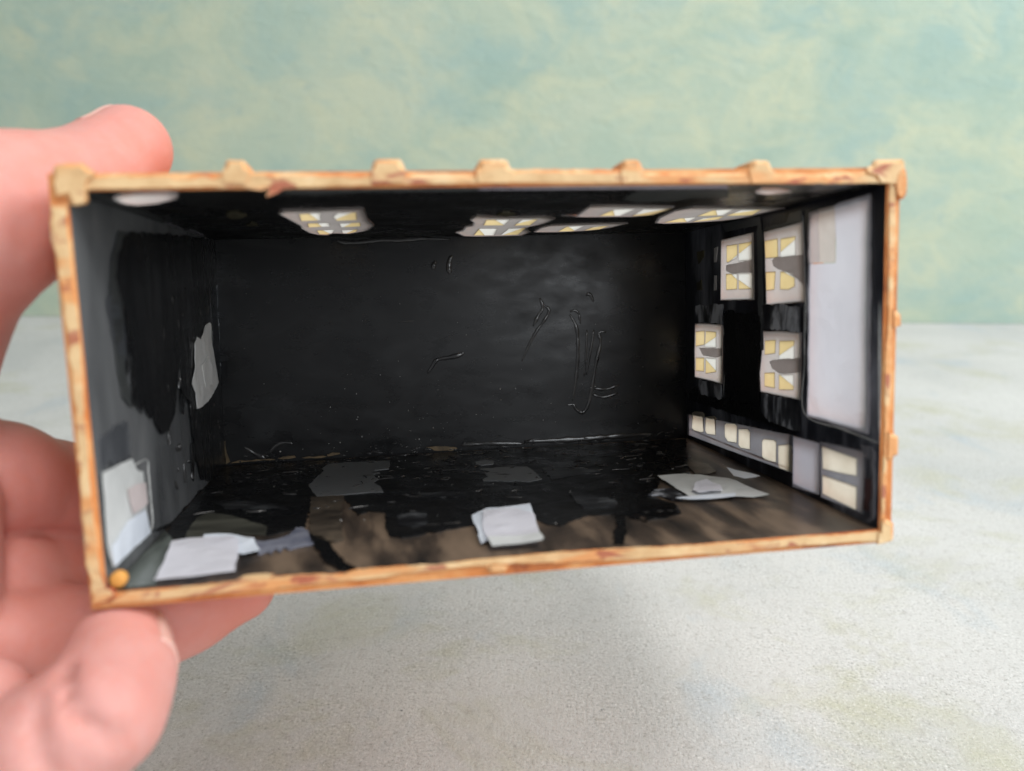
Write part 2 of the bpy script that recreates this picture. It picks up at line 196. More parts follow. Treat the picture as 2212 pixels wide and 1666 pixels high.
PEGS={'corner_tl':[(-64.28,29.84),(-63.97,31.97),(-63.68,32.47),(-62.76,32.72),(-60.18,32.77),(-59.51,32.2),(-58.77,31.63),(-58.25,31.31),(-58.78,30.81),(-59.54,30.43),(-59.91,28.92),(-59.89,27.78),(-60.18,27.27),(-61.29,27.03),(-62.13,27.04),(-62.5,28.31),(-64.29,28.33)],
'corner_tr':[(58.35,30.82),(58.65,31.7),(59.63,31.91),(59.86,32.57),(60.26,32.86),(64.72,32.85),(65.23,32.33),(65.35,31.15),(64.56,29.67),(64.01,28.78),(62.26,29.02),(60.85,29.11),(60.16,30.29)],
'corner_br':[(63.33,-27.08),(64.02,-27.61),(64.8,-27.99),(64.94,-28.32),(64.94,-29.84),(64.89,-31.12),(64.21,-31.47),(62.94,-31.73),(61.75,-31.48),(61.85,-30.4),(61.94,-29.21),(62.38,-29.72),(62.41,-27.65),(63.07,-26.9)],
'corner_bl':[(-64.42,-29.09),(-64.12,-28.63),(-62.5,-28.35),(-61.53,-28.29),(-60.83,-29.21),(-61.18,-30.32),(-62.71,-30.82),(-64.3,-30.74)],
'boss':[(63.59,29.98),(64.13,30.92),(64.77,31.42),(65.34,31.27),(65.61,30.55),(65.74,28.81),(65.63,27.21),(65.08,26.49),(64.34,26.5),(63.75,27.23),(63.51,28.54)],
'top0':[(-41.57,31.4),(-41.27,32.11),(-41.03,32.82),(-40.69,33.08),(-38.66,33.07),(-38.36,32.81),(-38.09,32.03),(-37.75,31.38),(-38.36,29.82),(-41.36,29.85)],
'top1':[(-20.71,31.28),(-20.4,32.01),(-20.16,32.74),(-19.81,33.13),(-16.44,33.12),(-16.12,32.72),(-15.82,31.92),(-15.44,31.25),(-16.06,29.64),(-20.45,29.68)],
'top2':[(-5.24,31.19),(-4.93,31.93),(-4.7,32.68),(-4.33,33.08),(-0.68,33.07),(-0.34,32.66),(-0.01,31.84),(0.39,31.16),(-0.23,29.52),(-4.95,29.56)],
'top3':[(17.11,31.06),(17.42,31.82),(17.65,32.59),(18.03,32.94),(20.03,32.93),(20.4,32.58),(20.76,31.74),(21.2,31.03),(20.58,29.35),(17.46,29.38)],
'top4':[(38.14,30.93),(38.45,31.72),(38.68,32.51),(39.07,32.79),(41.26,32.78),(41.65,32.5),(42.05,31.63),(42.53,30.91),(41.91,29.18),(38.54,29.21)],
'r1':[(63.74,8.55),(64.25,8.38),(65.29,7.57),(65.4,6.64),(65.34,5.72),(64.25,5.45),(63.82,5.46)],
'r2':[(63.36,-11.93),(63.98,-12.53),(65.19,-12.84),(65.52,-13.34),(65.51,-14.86),(65.46,-16.22),(64.61,-16.57),(63.76,-17.08),(63.31,-16.33)],
'b1':[(-5.8,-29.67),(-5.54,-30.1),(-5.44,-30.78),(-4.21,-31.04),(-2.65,-30.98),(-2.26,-30.25),(-2.07,-29.8)]}
PIN=[(-2,54),[(-60.67,-27.46)]]
HAND={'thumb':[(-72.57,152.42,141.63,7.9),(-75.48,144.85,137.76,8.0),(-77.62,136.71,135.36,9.0),(-79.53,128.76,133.54,11),(-82.16,121.84,131.65,12.5),(-90.7,120.38,127.17,15),(-103.98,120.72,115.25,18)],
'palm':[(-103.98,120.72,115.25,18),(-111.18,120.57,95.38,19),(-114.45,118.11,74.86,19),(-101.87,101.92,63.87,17),(-92.37,91.25,56.94,14)],
'arm':[(-114.54,121.81,86.25,20),(-154.11,134.91,74.8,23),(-229.83,156.63,60.74,25),(-358.01,178.4,46.85,27)],
'index':[(-116.29,125.38,90.77,13),(-105.51,128.28,86.74,11),(-92.14,127.59,84.62,10.2),(-89.15,137.82,77.29,9.6),(-90.1,155.38,66.61,8.8),(-91.2,169.68,58.84,7.6)],
'middle':[(-116.13,119.12,71.5,12.5),(-102.35,118.9,70.83,10.4),(-90.68,120.07,67.96,9.3),(-87.84,130.48,61.18,9.1),(-88.87,146.29,51.57,8.6),(-90.23,160.98,45.02,7.6)],
'ring':[(-103.55,103.82,63.24,12),(-91.64,107.56,61.81,9.6),(-83.79,109.81,62.27,9.0),(-80.38,115.4,60.05,8.8),(-67.74,119.34,59.25,8.5),(-60.26,124.1,60.95,8.0),(-52.53,130.62,61.61,7.0)],
'pinky':[(-59.32,99.69,69.97,7.15),(-57.31,94.07,68.85,7.5),(-57.12,88.47,67.8,8.2),(-62.65,85.26,64.37,8.8),(-73.97,85.49,58.61,10),(-92.37,91.25,56.94,13)],
'heel':[(-76.19,89.66,64.99,9),(-89.69,92.73,61.48,12)],
'web':[(-92.66,111.49,86.87,9.8),(-91.05,105.31,74.33,9.6)]}

# ------------------------------------------------------------------ materials
def nodes(name):
    m = bpy.data.materials.new(name)
    m.use_nodes = True
    nt = m.node_tree
    b = nt.nodes["Principled BSDF"]
    return m, nt, b


def nd(nt, typ, **kw):
    n = nt.nodes.new(typ)
    for k, v in kw.items():
        setattr(n, k, v)
    return n


def coords(nt, scale=(1, 1, 1), rot=(0, 0, 0)):
    tc = nd(nt, 'ShaderNodeTexCoord')
    mp = nd(nt, 'ShaderNodeMapping')
    mp.inputs['Scale'].default_value = scale
    mp.inputs['Rotation'].default_value = rot
    nt.links.new(tc.outputs['Object'], mp.inputs[0])
    return mp.outputs[0]


def tex(nt, vec, scale, detail=4, rough=0.55, dist=0.0):
    n = nd(nt, 'ShaderNodeTexNoise')
    n.inputs['Scale'].default_value = scale
    n.inputs['Detail'].default_value = detail
    n.inputs['Roughness'].default_value = rough
    n.inputs['Distortion'].default_value = dist
    nt.links.new(vec, n.inputs['Vector'])
    return n.outputs[0]


def ramp(nt, fac, stops):
    r = nd(nt, 'ShaderNodeValToRGB')
    e = r.color_ramp.elements
    while len(e) < len(stops):
        e.new(0.5)
    for i, (p, c) in enumerate(stops):
        e[i].position = p
        e[i].color = (c, c, c, 1) if isinstance(c, (int, float)) else tuple(c) + (1,)
    nt.links.new(fac, r.inputs[0])
    return r.outputs[0]


def mix(nt, fac, a, b):
    m = nd(nt, 'ShaderNodeMix', data_type='RGBA')
    for sock, v in ((m.inputs[0], fac), (m.inputs[6], a), (m.inputs[7], b)):
        if hasattr(v, 'links') or isinstance(v, bpy.types.NodeSocket):
            nt.links.new(v, sock)
        elif isinstance(v, (int, float)):
            sock.default_value = v
        else:
            sock.default_value = tuple(v) + (1,)
    return m.outputs[2]


def bump(nt, b, h, dist, strength=1.0, prev=None):
    n = nd(nt, 'ShaderNodeBump')
    n.inputs['Distance'].default_value = dist
    n.inputs['Strength'].default_value = strength
    nt.links.new(h, n.inputs['Height'])
    if prev is not None:
        nt.links.new(prev, n.inputs['Normal'])
    nt.links.new(n.outputs[0], b.inputs['Normal'])
    return n.outputs[0]


def paint_black(name, lo=0.006, hi=0.022, rlo=0.22, rhi=0.5, stretch=(1, 1, 1), bd=0.00025, bs=260, fine=0.00003, det=5, spec=0.45):
    m, nt, b = nodes(name)
    v = coords(nt, stretch)
    big = tex(nt, v, 45, 3, 0.6, 0.6)
    c = ramp(nt, big, [(0.35, (lo, lo * 1.05, lo * 1.2)), (0.55, (lo * 1.5, lo * 1.5, lo * 1.6)), (0.75, (hi * 0.95, hi, hi * 1.05))])
    nt.links.new(c, b.inputs['Base Color'])
    r = ramp(nt, tex(nt, v, 90, 5, 0.6), [(0.3, rlo), (0.7, rhi)])
    nt.links.new(r, b.inputs['Roughness'])
    v2 = coords(nt, (stretch[0], stretch[1], stretch[2]))
    n1 = bump(nt, b, tex(nt, v2, bs, det, 0.55, 0.6), bd, 0.8)
    bump(nt, b, tex(nt, coords(nt), 1500, 2, 0.5), fine, 0.6, n1)
    b.inputs['Specular IOR Level'].default_value = spec
    return m


def mottled(name, stops, scale=60, rough=0.6, stretch=(1, 1, 1), bd=0.0001, bscale=700, spec=0.4, detail=5, dist=0.4):
    m, nt, b = nodes(name)
    v = coords(nt, stretch)
    nt.links.new(ramp(nt, tex(nt, v, scale, detail, 0.6, dist), stops), b.inputs['Base Color'])
    b.inputs['Roughness'].default_value = rough
    b.inputs['Specular IOR Level'].default_value = spec
    if bd:
        bump(nt, b, tex(nt, v, bscale, 3, 0.6), bd, 0.8)
    return m


def sheer(name, colour, trans, rough=0.45, spread=0.06, scale=90, gloss=0.5):
    """paper or film that lets part of the light through"""
    m, nt, b = nodes(name)
    v = coords(nt)
    lo = tuple(max(0, c - spread) for c in colour)
    hi = tuple(min(1, c + spread) for c in colour)
    c = ramp(nt, tex(nt, v, scale, 4, 0.6), [(0.3, lo), (0.7, hi)])
    nt.links.new(c, b.inputs['Base Color'])
    b.inputs['Roughness'].default_value = rough
    b.inputs['Specular IOR Level'].default_value = gloss
    bump(nt, b, tex(nt, v, 140, 3, 0.5), 0.0002, 0.5)
    if trans > 0:
        t = nd(nt, 'ShaderNodeBsdfTranslucent')
        nt.links.new(c, t.inputs['Color'])
        mx = nd(nt, 'ShaderNodeMixShader')
        mx.inputs[0].default_value = trans
        nt.links.new(b.outputs[0], mx.inputs[1])
        nt.links.new(t.outputs[0], mx.inputs[2])
        nt.links.new(mx.outputs[0], nt.nodes['Material Output'].inputs[0])
    return m


M = {}
M['black'] = paint_black('black_gloss_paint', 0.003, 0.011, 0.16, 0.45, (1, 1, 1), 0.0006, 170)
M['floorsmear'] = mottled('thin_grey_smear', [(0.4, (0.006, 0.006, 0.007)), (0.55, (0.02, 0.021, 0.023)), (0.7, (0.10, 0.105, 0.11))], 260, 0.3, (0.5, 1.3, 1), bd=0.0002, bscale=300)  # grey reflections of the glossy floor put into mottled colour
M['backblack'] = paint_black('black_brushed_paint', 0.006, 0.022, 0.2, 0.42, (1, 1, 2.0), 0.0005, 26, 0.000008, 2, 0.32)
M['blackv'] = paint_black('black_drip_paint', 0.007, 0.02, 0.14, 0.35, (1, 1, 0.22), 0.0007)
M['primer'] = mottled('grey_primer', [(0.3, (0.13, 0.136, 0.14)), (0.7, (0.17, 0.176, 0.18))], 60, 0.3, bd=0.00006)  # grey tape with its glossy reflection painted into the colour
M['sideprimer'] = mottled('dark_grey_side_paint', [(0.3, (0.075, 0.079, 0.083)), (0.5, (0.13, 0.135, 0.14)), (0.7, (0.19, 0.196, 0.20))], 55, 0.25, (1, 1, 0.35), bd=0.0003, bscale=160)
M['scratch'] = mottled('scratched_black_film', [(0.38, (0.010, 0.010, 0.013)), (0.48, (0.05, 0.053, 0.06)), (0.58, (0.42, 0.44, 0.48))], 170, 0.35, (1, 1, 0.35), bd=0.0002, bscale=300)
M['rightblack'] = mottled('streaky_black_paint', [(0.4, (0.007, 0.007, 0.01)), (0.55, (0.02, 0.022, 0.03)), (0.72, (0.19, 0.20, 0.23))], 90, 0.35, (1, 1, 0.3), bd=0.0002, bscale=260)
M['orange'] = mottled('orange_stained_resin', [(0.3, (0.25, 0.055, 0.02)), (0.45, (0.62, 0.21, 0.055)), (0.6, (0.72, 0.33, 0.12)), (0.75, (0.75, 0.45, 0.2))], 90, 0.6, bd=0.0003, bscale=500)
M['maroon'] = mottled('maroon_stain', [(0.3, (0.03, 0.014, 0.013)), (0.7, (0.075, 0.035, 0.035))], 200, 0.5)
M['olive'] = mottled('thin_paint', [(0.3, (0.03, 0.028, 0.018)), (0.7, (0.10, 0.09, 0.05))], 200, 0.5)
M['darkgrey'] = mottled('dark_grey_paint', [(0.3, (0.03, 0.033, 0.033)), (0.7, (0.055, 0.06, 0.06))], 120, 0.5)
M['slate'] = mottled('blue_grey_paint', [(0.3, (0.03, 0.034, 0.04)), (0.55, (0.075, 0.08, 0.088)), (0.75, (0.13, 0.138, 0.145))], 90, 0.4, (1, 1, 0.5))
M['pink'] = mottled('pink_chip_paint', [(0.3, (0.2, 0.07, 0.07)), (0.7, (0.35, 0.14, 0.13))], 300, 0.5)
M['tan'] = mottled('bare_tan_resin', [(0.3, (0.04, 0.03, 0.018)), (0.6, (0.19, 0.13, 0.065)), (0.8, (0.3, 0.22, 0.12))], 160, 0.5)
M['pin'] = mottled('orange_pin_paint', [(0.3, (0.62, 0.27, 0.05)), (0.7, (0.78, 0.38, 0.09))], 200, 0.5)
M['white'] = sheer('white_paper', (0.82, 0.80, 0.80), 0.6, 0.6)
M['farpaper'] = sheer('bright_white_paper', (0.93, 0.93, 0.91), 0.0, 0.5, 0.03)
M['sheet'] = sheer('lavender_tracing_paper', (0.72, 0.71, 0.78), 0.6, 0.45, 0.05, 40)
M['whitepaper'] = sheer('pale_paper', (0.86, 0.86, 0.91), 0.35, 0.5, 0.04)
M['offwhite'] = sheer('off_white_paper', (0.66, 0.68, 0.67), 0.1, 0.55)
M['bluewhite'] = sheer('blue_white_paper', (0.76, 0.82, 0.90), 0.05, 0.4)
M['pinkpaper'] = sheer('pinkish_paper', (0.66, 0.58, 0.57), 0.1, 0.5)
M['lavender'] = sheer('lavender_card', (0.64, 0.64, 0.73), 0.4, 0.5, 0.02)
M['tanpaper'] = sheer('taupe_paper', (0.60, 0.55, 0.55), 0.6, 0.5)
M['beige'] = sheer('beige_paper', (0.70, 0.64, 0.60), 0.6, 0.5)
M['lilac'] = sheer('lilac_film', (0.42, 0.37, 0.42), 0.3, 0.4)
M['greyfilm'] = sheer('grey_dry_glue', (0.17, 0.17, 0.19), 0.2, 0.35, 0.04)
M['greyfilmd'] = sheer('dark_grey_film', (0.075, 0.08, 0.085), 0.15, 0.35, 0.02)
M['blueglaze'] = sheer('blue_grey_glaze', (0.19, 0.20, 0.25), 0.1, 0.25, 0.08, 250)
M['film'] = sheer('grey_window_film', (0.60, 0.56, 0.55), 0.7, 0.4, 0.03)
M['ceilfilm'] = sheer('grey_skylight_film', (0.40, 0.37, 0.365), 0.6, 0.4, 0.03)
M['stripfilm'] = sheer('grey_strip_film', (0.27, 0.27, 0.30), 0.6, 0.3, 0.05)
M['yellow'] = sheer('yellow_pane', (0.80, 0.64, 0.34), 0.75, 0.4, 0.05)
M['clear'] = sheer('white_pane', (0.84, 0.83, 0.80), 0.75, 0.4, 0.02)
M['cream'] = sheer('cream_pane', (0.76, 0.70, 0.59), 0.75, 0.4, 0.07, 160)
M['smear'] = sheer('dark_smear_paint', (0.48, 0.44, 0.43), 0.7, 0.4, 0.05, 200)
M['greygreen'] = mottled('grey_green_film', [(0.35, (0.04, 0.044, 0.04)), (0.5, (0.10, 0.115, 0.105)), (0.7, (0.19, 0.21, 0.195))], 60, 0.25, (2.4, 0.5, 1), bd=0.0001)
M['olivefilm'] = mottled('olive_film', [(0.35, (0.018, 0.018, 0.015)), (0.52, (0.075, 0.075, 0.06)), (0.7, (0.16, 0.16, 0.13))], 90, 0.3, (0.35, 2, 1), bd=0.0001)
M['brownfilm'] = mottled('brown_film', [(0.35, (0.02, 0.016, 0.013)), (0.55, (0.075, 0.06, 0.045)), (0.75, (0.15, 0.115, 0.08))], 110, 0.35, bd=0.0002, bscale=300)


def glossy_acetate():
    m, nt, b = nodes('clear_acetate')
    tr = nd(nt, 'ShaderNodeBsdfTransparent')
    tr.inputs[0].default_value = (0.9, 0.92, 0.94, 1)
    gl = nd(nt, 'ShaderNodeBsdfGlossy')
    gl.inputs['Roughness'].default_value = 0.12
    mx = nd(nt, 'ShaderNodeMixShader')
    mx.inputs[0].default_value = 0.09
    nt.links.new(tr.outputs[0], mx.inputs[1])
    nt.links.new(gl.outputs[0], mx.inputs[2])
    nt.links.new(mx.outputs[0], nt.nodes['Material Output'].inputs[0])
    return m


M['gloss'] = glossy_acetate()
M['bead'] = mottled('black_paint_bead', [(0.3, (0.014, 0.014, 0.015)), (0.7, (0.055, 0.053, 0.052))], 200, 0.16, bd=0, spec=0.6)
M['edge'] = mottled('acetate_edge', [(0.3, (0.28, 0.29, 0.29)), (0.7, (0.62, 0.63, 0.61))], 300, 0.25, bd=0, spec=0.6)
M['dust'] = mottled('pale_dust', [(0.3, (0.3, 0.29, 0.27)), (0.7, (0.7, 0.7, 0.68))], 900, 0.6, bd=0)


def floor_material():
    m, nt, b = nodes('brown_streaked_floor')
    v = coords(nt, (1.7, 0.4, 1), (0, 0, 0.75))
    streak = tex(nt, v, 110, 4, 0.5, 0.3)
    blot = tex(nt, coords(nt), 60, 3, 0.5)
    mixed = nd(nt, 'ShaderNodeMath', operation='MULTIPLY_ADD')
    nt.links.new(streak, mixed.inputs[0])
    mixed.inputs[1].default_value = 0.75
    off = nd(nt, 'ShaderNodeMath', operation='MULTIPLY')
    nt.links.new(blot, off.inputs[0])
    off.inputs[1].default_value = 0.25
    nt.links.new(off.outputs[0], mixed.inputs[2])
    c = ramp(nt, mixed.outputs[0], [(0.37, (0.018, 0.015, 0.013)), (0.49, (0.06, 0.044, 0.033)), (0.6, (0.16, 0.115, 0.08)), (0.76, (0.23, 0.165, 0.115))])
    nt.links.new(c, b.inputs['Base Color'])
    b.inputs['Roughness'].default_value = 0.42
    bump(nt, b, streak, 0.0003, 0.6)
    return m


M['floor'] = floor_material()


def cream_rim():
    m, nt, b = nodes('cream_resin_rim')
    v = coords(nt)
    base = ramp(nt, tex(nt, v, 140, 4, 0.6), [(0.3, (0.62, 0.38, 0.18)), (0.6, (0.79, 0.56, 0.30)), (0.8, (0.86, 0.68, 0.44))])
    o = mix(nt, ramp(nt, tex(nt, coords(nt, (0.5, 1, 1.6)), 110, 3, 0.5, 0.5), [(0.52, 0.0), (0.62, 0.8)]), base, (0.74, 0.31, 0.10))
    r = mix(nt, ramp(nt, tex(nt, coords(nt, (0.6, 1, 1.3)), 160, 3, 0.55, 0.8), [(0.55, 0.0), (0.61, 0.85)]), o, (0.40, 0.10, 0.06))
    nt.links.new(r, b.inputs['Base Color'])
    b.inputs['Roughness'].default_value = 0.6
    bump(nt, b, tex(nt, v, 900, 4, 0.6), 0.0002, 0.7)
    return m


M['cream_rim'] = cream_rim()
M['rim_side'] = mottled('rust_orange_edge', [(0.30, (0.33, 0.075, 0.045)), (0.42, (0.66, 0.24, 0.07)), (0.54, (0.76, 0.44, 0.20)), (0.7, (0.80, 0.60, 0.36))], 110, 0.6, bd=0.0002, bscale=600)


# ------------------------------------------------------------------ objects
def mesh_obj(name, verts, faces, mats, parent=None, smooth=False, fmat=None):
    me = bpy.data.meshes.new(name)
    me.from_pydata([tuple(v) for v in verts], [], faces)
    for mt in (mats if isinstance(mats, (list, tuple)) else [mats]):
        me.materials.append(mt)
    if fmat:
        me.polygons.foreach_set('material_index', fmat)
    bm = bmesh.new()
    bm.from_mesh(me)
    bmesh.ops.recalc_face_normals(bm, faces=bm.faces)
    bm.to_mesh(me)
    bm.free()
    if smooth:
        me.polygons.foreach_set('use_smooth', [True] * len(me.polygons))
    me.update()
    o = bpy.data.objects.new(name, me)
    col.objects.link(o)
    o.parent = parent
    return o


def tag(o, label=None, cat=None, group=None, kind=None):
    for k, v in (('label', label), ('category', cat), ('group', group), ('kind', kind)):
        if v:
            o[k] = v
    return o


# ------------------------------------------------------------------ surroundings
def tabletop():
    m, nt, b = nodes('pale_concrete_board')
    v = coords(nt)
    grain = tex(nt, v, 1150, 6, 0.72)
    mid = tex(nt, v, 330, 5, 0.65)
    blot = tex(nt, v, 11, 4, 0.6, 0.3)
    base = ramp(nt, blot, [(0.3, (0.54, 0.55, 0.545)), (0.5, (0.62, 0.62, 0.61)), (0.7, (0.68, 0.68, 0.67))])
    green = mix(nt, ramp(nt, tex(nt, coords(nt, (1, 1.4, 1)), 14, 4, 0.7, 0.4), [(0.52, 0.0), (0.68, 0.7)]), base, (0.50, 0.50, 0.37))
    blue = mix(nt, ramp(nt, tex(nt, coords(nt, (1.3, 1, 1)), 19, 3, 0.6, 0.5), [(0.58, 0.0), (0.74, 0.6)]), green, (0.42, 0.50, 0.57))
    g2 = mix(nt, ramp(nt, mid, [(0.3, 0.45), (0.48, 0.0)]), blue, (0.40, 0.39, 0.365))
    rough_patch = ramp(nt, tex(nt, coords(nt, (1, 1.3, 1)), 26, 5, 0.65, 0.4), [(0.34, 0.3), (0.6, 1.0)])

    def gated(fac):
        g = nd(nt, 'ShaderNodeMath', operation='MULTIPLY')
        nt.links.new(fac, g.inputs[0])
        nt.links.new(rough_patch, g.inputs[1])
        return g.outputs[0]
    sp = mix(nt, gated(ramp(nt, grain, [(0.33, 0.75), (0.46, 0.0)])), g2, (0.20, 0.20, 0.185))
    sp2 = mix(nt, gated(ramp(nt, grain, [(0.53, 0.0), (0.67, 0.7)])), sp, (0.90, 0.90, 0.89))
    vo = nd(nt, 'ShaderNodeTexVoronoi')
    vo.inputs['Scale'].default_value = 55
    nt.links.new(v, vo.inputs['Vector'])
    dots = mix(nt, ramp(nt, vo.outputs['Distance'], [(0.012, 0.7), (0.024, 0.0)]), sp2, (0.10, 0.11, 0.12))
    nt.links.new(dots, b.inputs['Base Color'])
    b.inputs['Roughness'].default_value = 0.75
    b.inputs['Specular IOR Level'].default_value = 0.3
    n1 = bump(nt, b, mid, 0.0006, 0.5)
    bump(nt, b, grain, 0.0003, 0.8, n1)
    x, y0, y1, t = 1.6, -0.8, 0.70, 0.012
    vs = [(-x, y0, -t), (x, y0, -t), (x, y1, -t), (-x, y1, -t), (-x, y0, 0), (x, y0, 0), (x, y1, 0), (-x, y1, 0)]
    fs = [(0, 3, 2, 1), (4, 5, 6, 7), (0, 1, 5, 4), (1, 2, 6, 5), (2, 3, 7, 6), (3, 0, 4, 7)]
    return mesh_obj('tabletop', vs, fs, m)


tag(tabletop(), 'pale grey speckled concrete board lying under the held model', 'table top', kind='structure')


def backdrop():
    m, nt, b = nodes('sea_green_plaster')
    v = coords(nt)
    base = ramp(nt, tex(nt, coords(nt, (1, 1, 1.2)), 7, 6, 0.62, 0.5), [(0.28, (0.325, 0.45, 0.375)), (0.45, (0.41, 0.515, 0.415)), (0.6, (0.48, 0.555, 0.435)), (0.77, (0.58, 0.605, 0.445))])
    blue = mix(nt, ramp(nt, tex(nt, coords(nt, (1, 1, 1.5), (0, 0.5, 0)), 10, 5, 0.65, 0.6), [(0.48, 0.0), (0.66, 0.55)]), base, (0.30, 0.46, 0.44))
    yel = mix(nt, ramp(nt, tex(nt, coords(nt, (1, 1, 1.4), (0, 0.6, 0)), 15, 6, 0.7, 0.8), [(0.47, 0.0), (0.68, 0.55)]), blue, (0.62, 0.63, 0.43))
    dk = mix(nt, ramp(nt, tex(nt, coords(nt, (1, 1, 2.0), (0, 0.7, 0)), 48, 4, 0.6, 1.2), [(0.60, 0.0), (0.74, 0.35)]), yel, (0.21, 0.36, 0.39))
    nt.links.new(dk, b.inputs['Base Color'])
    b.inputs['Roughness'].default_value = 0.55
    n1 = bump(nt, b, tex(nt, coords(nt, (1, 1, 1.6), (0, 0.6, 0)), 55, 6, 0.6, 0.8), 0.0018, 0.5)
    bump(nt, b, tex(nt, v, 420, 4, 0.6), 0.0006, 0.6, n1)
    x, z1, t = 1.6, 0.85, 0.012
    vs = [(-x, 0, -0.0), (x, 0, 0), (x, t, 0), (-x, t, 0), (-x, 0, z1), (x, 0, z1), (x, t, z1), (-x, t, z1)]
    fs = [(0, 3, 2, 1), (4, 5, 6, 7), (0, 1, 5, 4), (1, 2, 6, 5), (2, 3, 7, 6), (3, 0, 4, 7)]
    o = mesh_obj('backdrop', vs, fs, m)
    o.location = (0, 0.6185, 0.0003)
    return o


tag(backdrop(), 'sea green mottled painted board standing behind the tabletop', 'backdrop', kind='structure')

# ------------------------------------------------------------------ the hollow model house
house = bpy.data.objects.new('model_house', None)
house.empty_display_size = 0.03
col.objects.link(house)
BOX = Matrix(((0.987034, -0.155942, -0.03803, 0.6179 * MM), (0.160408, 0.96686, 0.198621, 115.3702 * MM),
              (0.005796, -0.202146, 0.979338, 108.8152 * MM), (0, 0, 0, 1)))
house.matrix_world = BOX
tag(house, 'hollow orange miniature house shell, black inside, held tilted with its open side facing us', 'model house')

DIM = {'ceil': (124.6, 88.1), 'floor': (124.6, 88.1), 'left': (88.1, 58.0), 'right': (88.1, 58.0), 'back': (125.0, 57.6)}
NIN = {'ceil': Vector((0, 0, -1)), 'floor': Vector((0, 0, 1)), 'left': Vector((1, 0, 0)), 'right': Vector((-1, 0, 0)), 'back': Vector((0, -1, 0))}
QV = {k: [Vector(p) for p in v] for k, v in CORNERS.items()}


def at(face, u, v, off=0.0):
    """point of an inside face (u, v in per mille), lifted off mm into the room; metres"""
    q = QV[face]
    u *= 0.001
    v *= 0.001
    p = q[0] * ((1 - u) * (1 - v)) + q[1] * (u * (1 - v)) + q[2] * (u * v) + q[3] * ((1 - u) * v)
    return (p + NIN[face] * off) * MM


def clampuv(poly, lo=3, hi=997):
    return [(min(hi, max(lo, u)), min(hi, max(lo, v))) for u, v in poly]


def shrink(poly, k):
    cx = sum(p[0] for p in poly) / len(poly)
    cy = sum(p[1] for p in poly) / len(poly)
    return [(cx + (p[0] - cx) * k, cy + (p[1] - cy) * k) for p in poly]


def roughen(poly, face, step, amp, rng):
    """subdivide an outline to about step mm and shift the new points by up to amp mm"""
    d = DIM[face]
    out = []
    n = len(poly)
    for i in range(n):
        a, b = poly[i], poly[(i + 1) % n]
        L = math.hypot((b[0] - a[0]) * d[0] * MM, (b[1] - a[1]) * d[1] * MM)
        k = max(1, int(L / step))
        for j in range(k):
            t = j / k
            ja = amp if j else amp * 0.4
            out.append((a[0] + (b[0] - a[0]) * t + rng.uniform(-ja, ja) / d[0] * 1000, a[1] + (b[1] - a[1]) * t + rng.uniform(-ja, ja) / d[1] * 1000))
    return out


def ring_plate(face, outer, holes, o0, o1, under=True):
    """plate between offsets o0 and o1 with holes; returns verts, faces, which faces look into the room"""
    loops = [outer] + holes
    tri = tessellate_polygon([[Vector((u * DIM[face][0], v * DIM[face][1], 0)) for u, v in lp] for lp in loops])
    flat = [p for lp in loops for p in lp]
    n = len(flat)
    vs = [at(face, u, v, o1) for u, v in flat] + [at(face, u, v, o0) for u, v in flat]
    fs, room = [], []
    for t in tri:
        if len(set(t)) == 3:
            fs.append(tuple(t))
            room.append(1)
            if under:
                fs.append(tuple(i + n for i in reversed(t)))
                room.append(0)
    base = 0
    for lp in loops:
        k = len(lp)
        for i in range(k):
            a, b = base + i, base + (i + 1) % k
            fs.append((a, b, b + n, a + n))
            room.append(0)
        base += k
    return vs, fs, room


T = 2.4  # wall thickness, mm
EXT = {'ceil': (-T / 124.6 * 1000, 1000 + T / 124.6 * 1000, 0, 1000 + T / 88.1 * 1000), 'floor': (-T / 124.6 * 1000, 1000 + T / 124.6 * 1000, 0, 1000 + T / 88.1 * 1000),
       'left': (0, 1000 + T / 88.1 * 1000, 0.5, 999.5), 'right': (0, 1000 + T / 88.1 * 1000, 0.5, 999.5), 'back': (0.5, 999.5, 0.5, 999.5)}
NAMES = {'ceil': 'ceiling_panel', 'floor': 'floor_panel', 'left': 'side_wall', 'right': 'side_wall', 'back': 'back_wall'}
LOOK = {'ceil': 'black', 'floor': 'floor', 'left': 'sideprimer', 'right': 'rightblack', 'back': 'backblack'}
rng = random.Random(7)
holes = {k: [] for k in NAMES}
for w in WINDOWS:
    holes[w['wall']].append(clampuv(shrink(w['film'], 0.95), 15, 985))
holes['right'].append([(u, v) for u, v in ((255, 290), (45, 290), (50, 962), (255, 952))])
for p in PATCHES:
    if p[1] == 'ceil' and p[2] == 'white':
        holes['ceil'].append(clampuv(shrink(p[4], 0.9), 15, 985))
holes['right'].append(clampuv(shrink(next(p for p in PATCHES if p[0] == 'card')[4], 0.93), 25, 970))
for k in NAMES:
    a, b, c, d = EXT[k]
    outer = [(a, c), (b, c), (b, d), (a, d)]
    vs, fs, room = ring_plate(k, outer, holes[k], -T, 0.0)
    o = mesh_obj(NAMES[k], vs, fs, [M[LOOK[k]], M['orange']], house, fmat=[0 if r else 1 for r in room])
    if k == 'left':
        o['label'] = 'grey side wall with black brush strokes'
    if k == 'right':
        o['label'] = 'black side wall pierced by film windows'


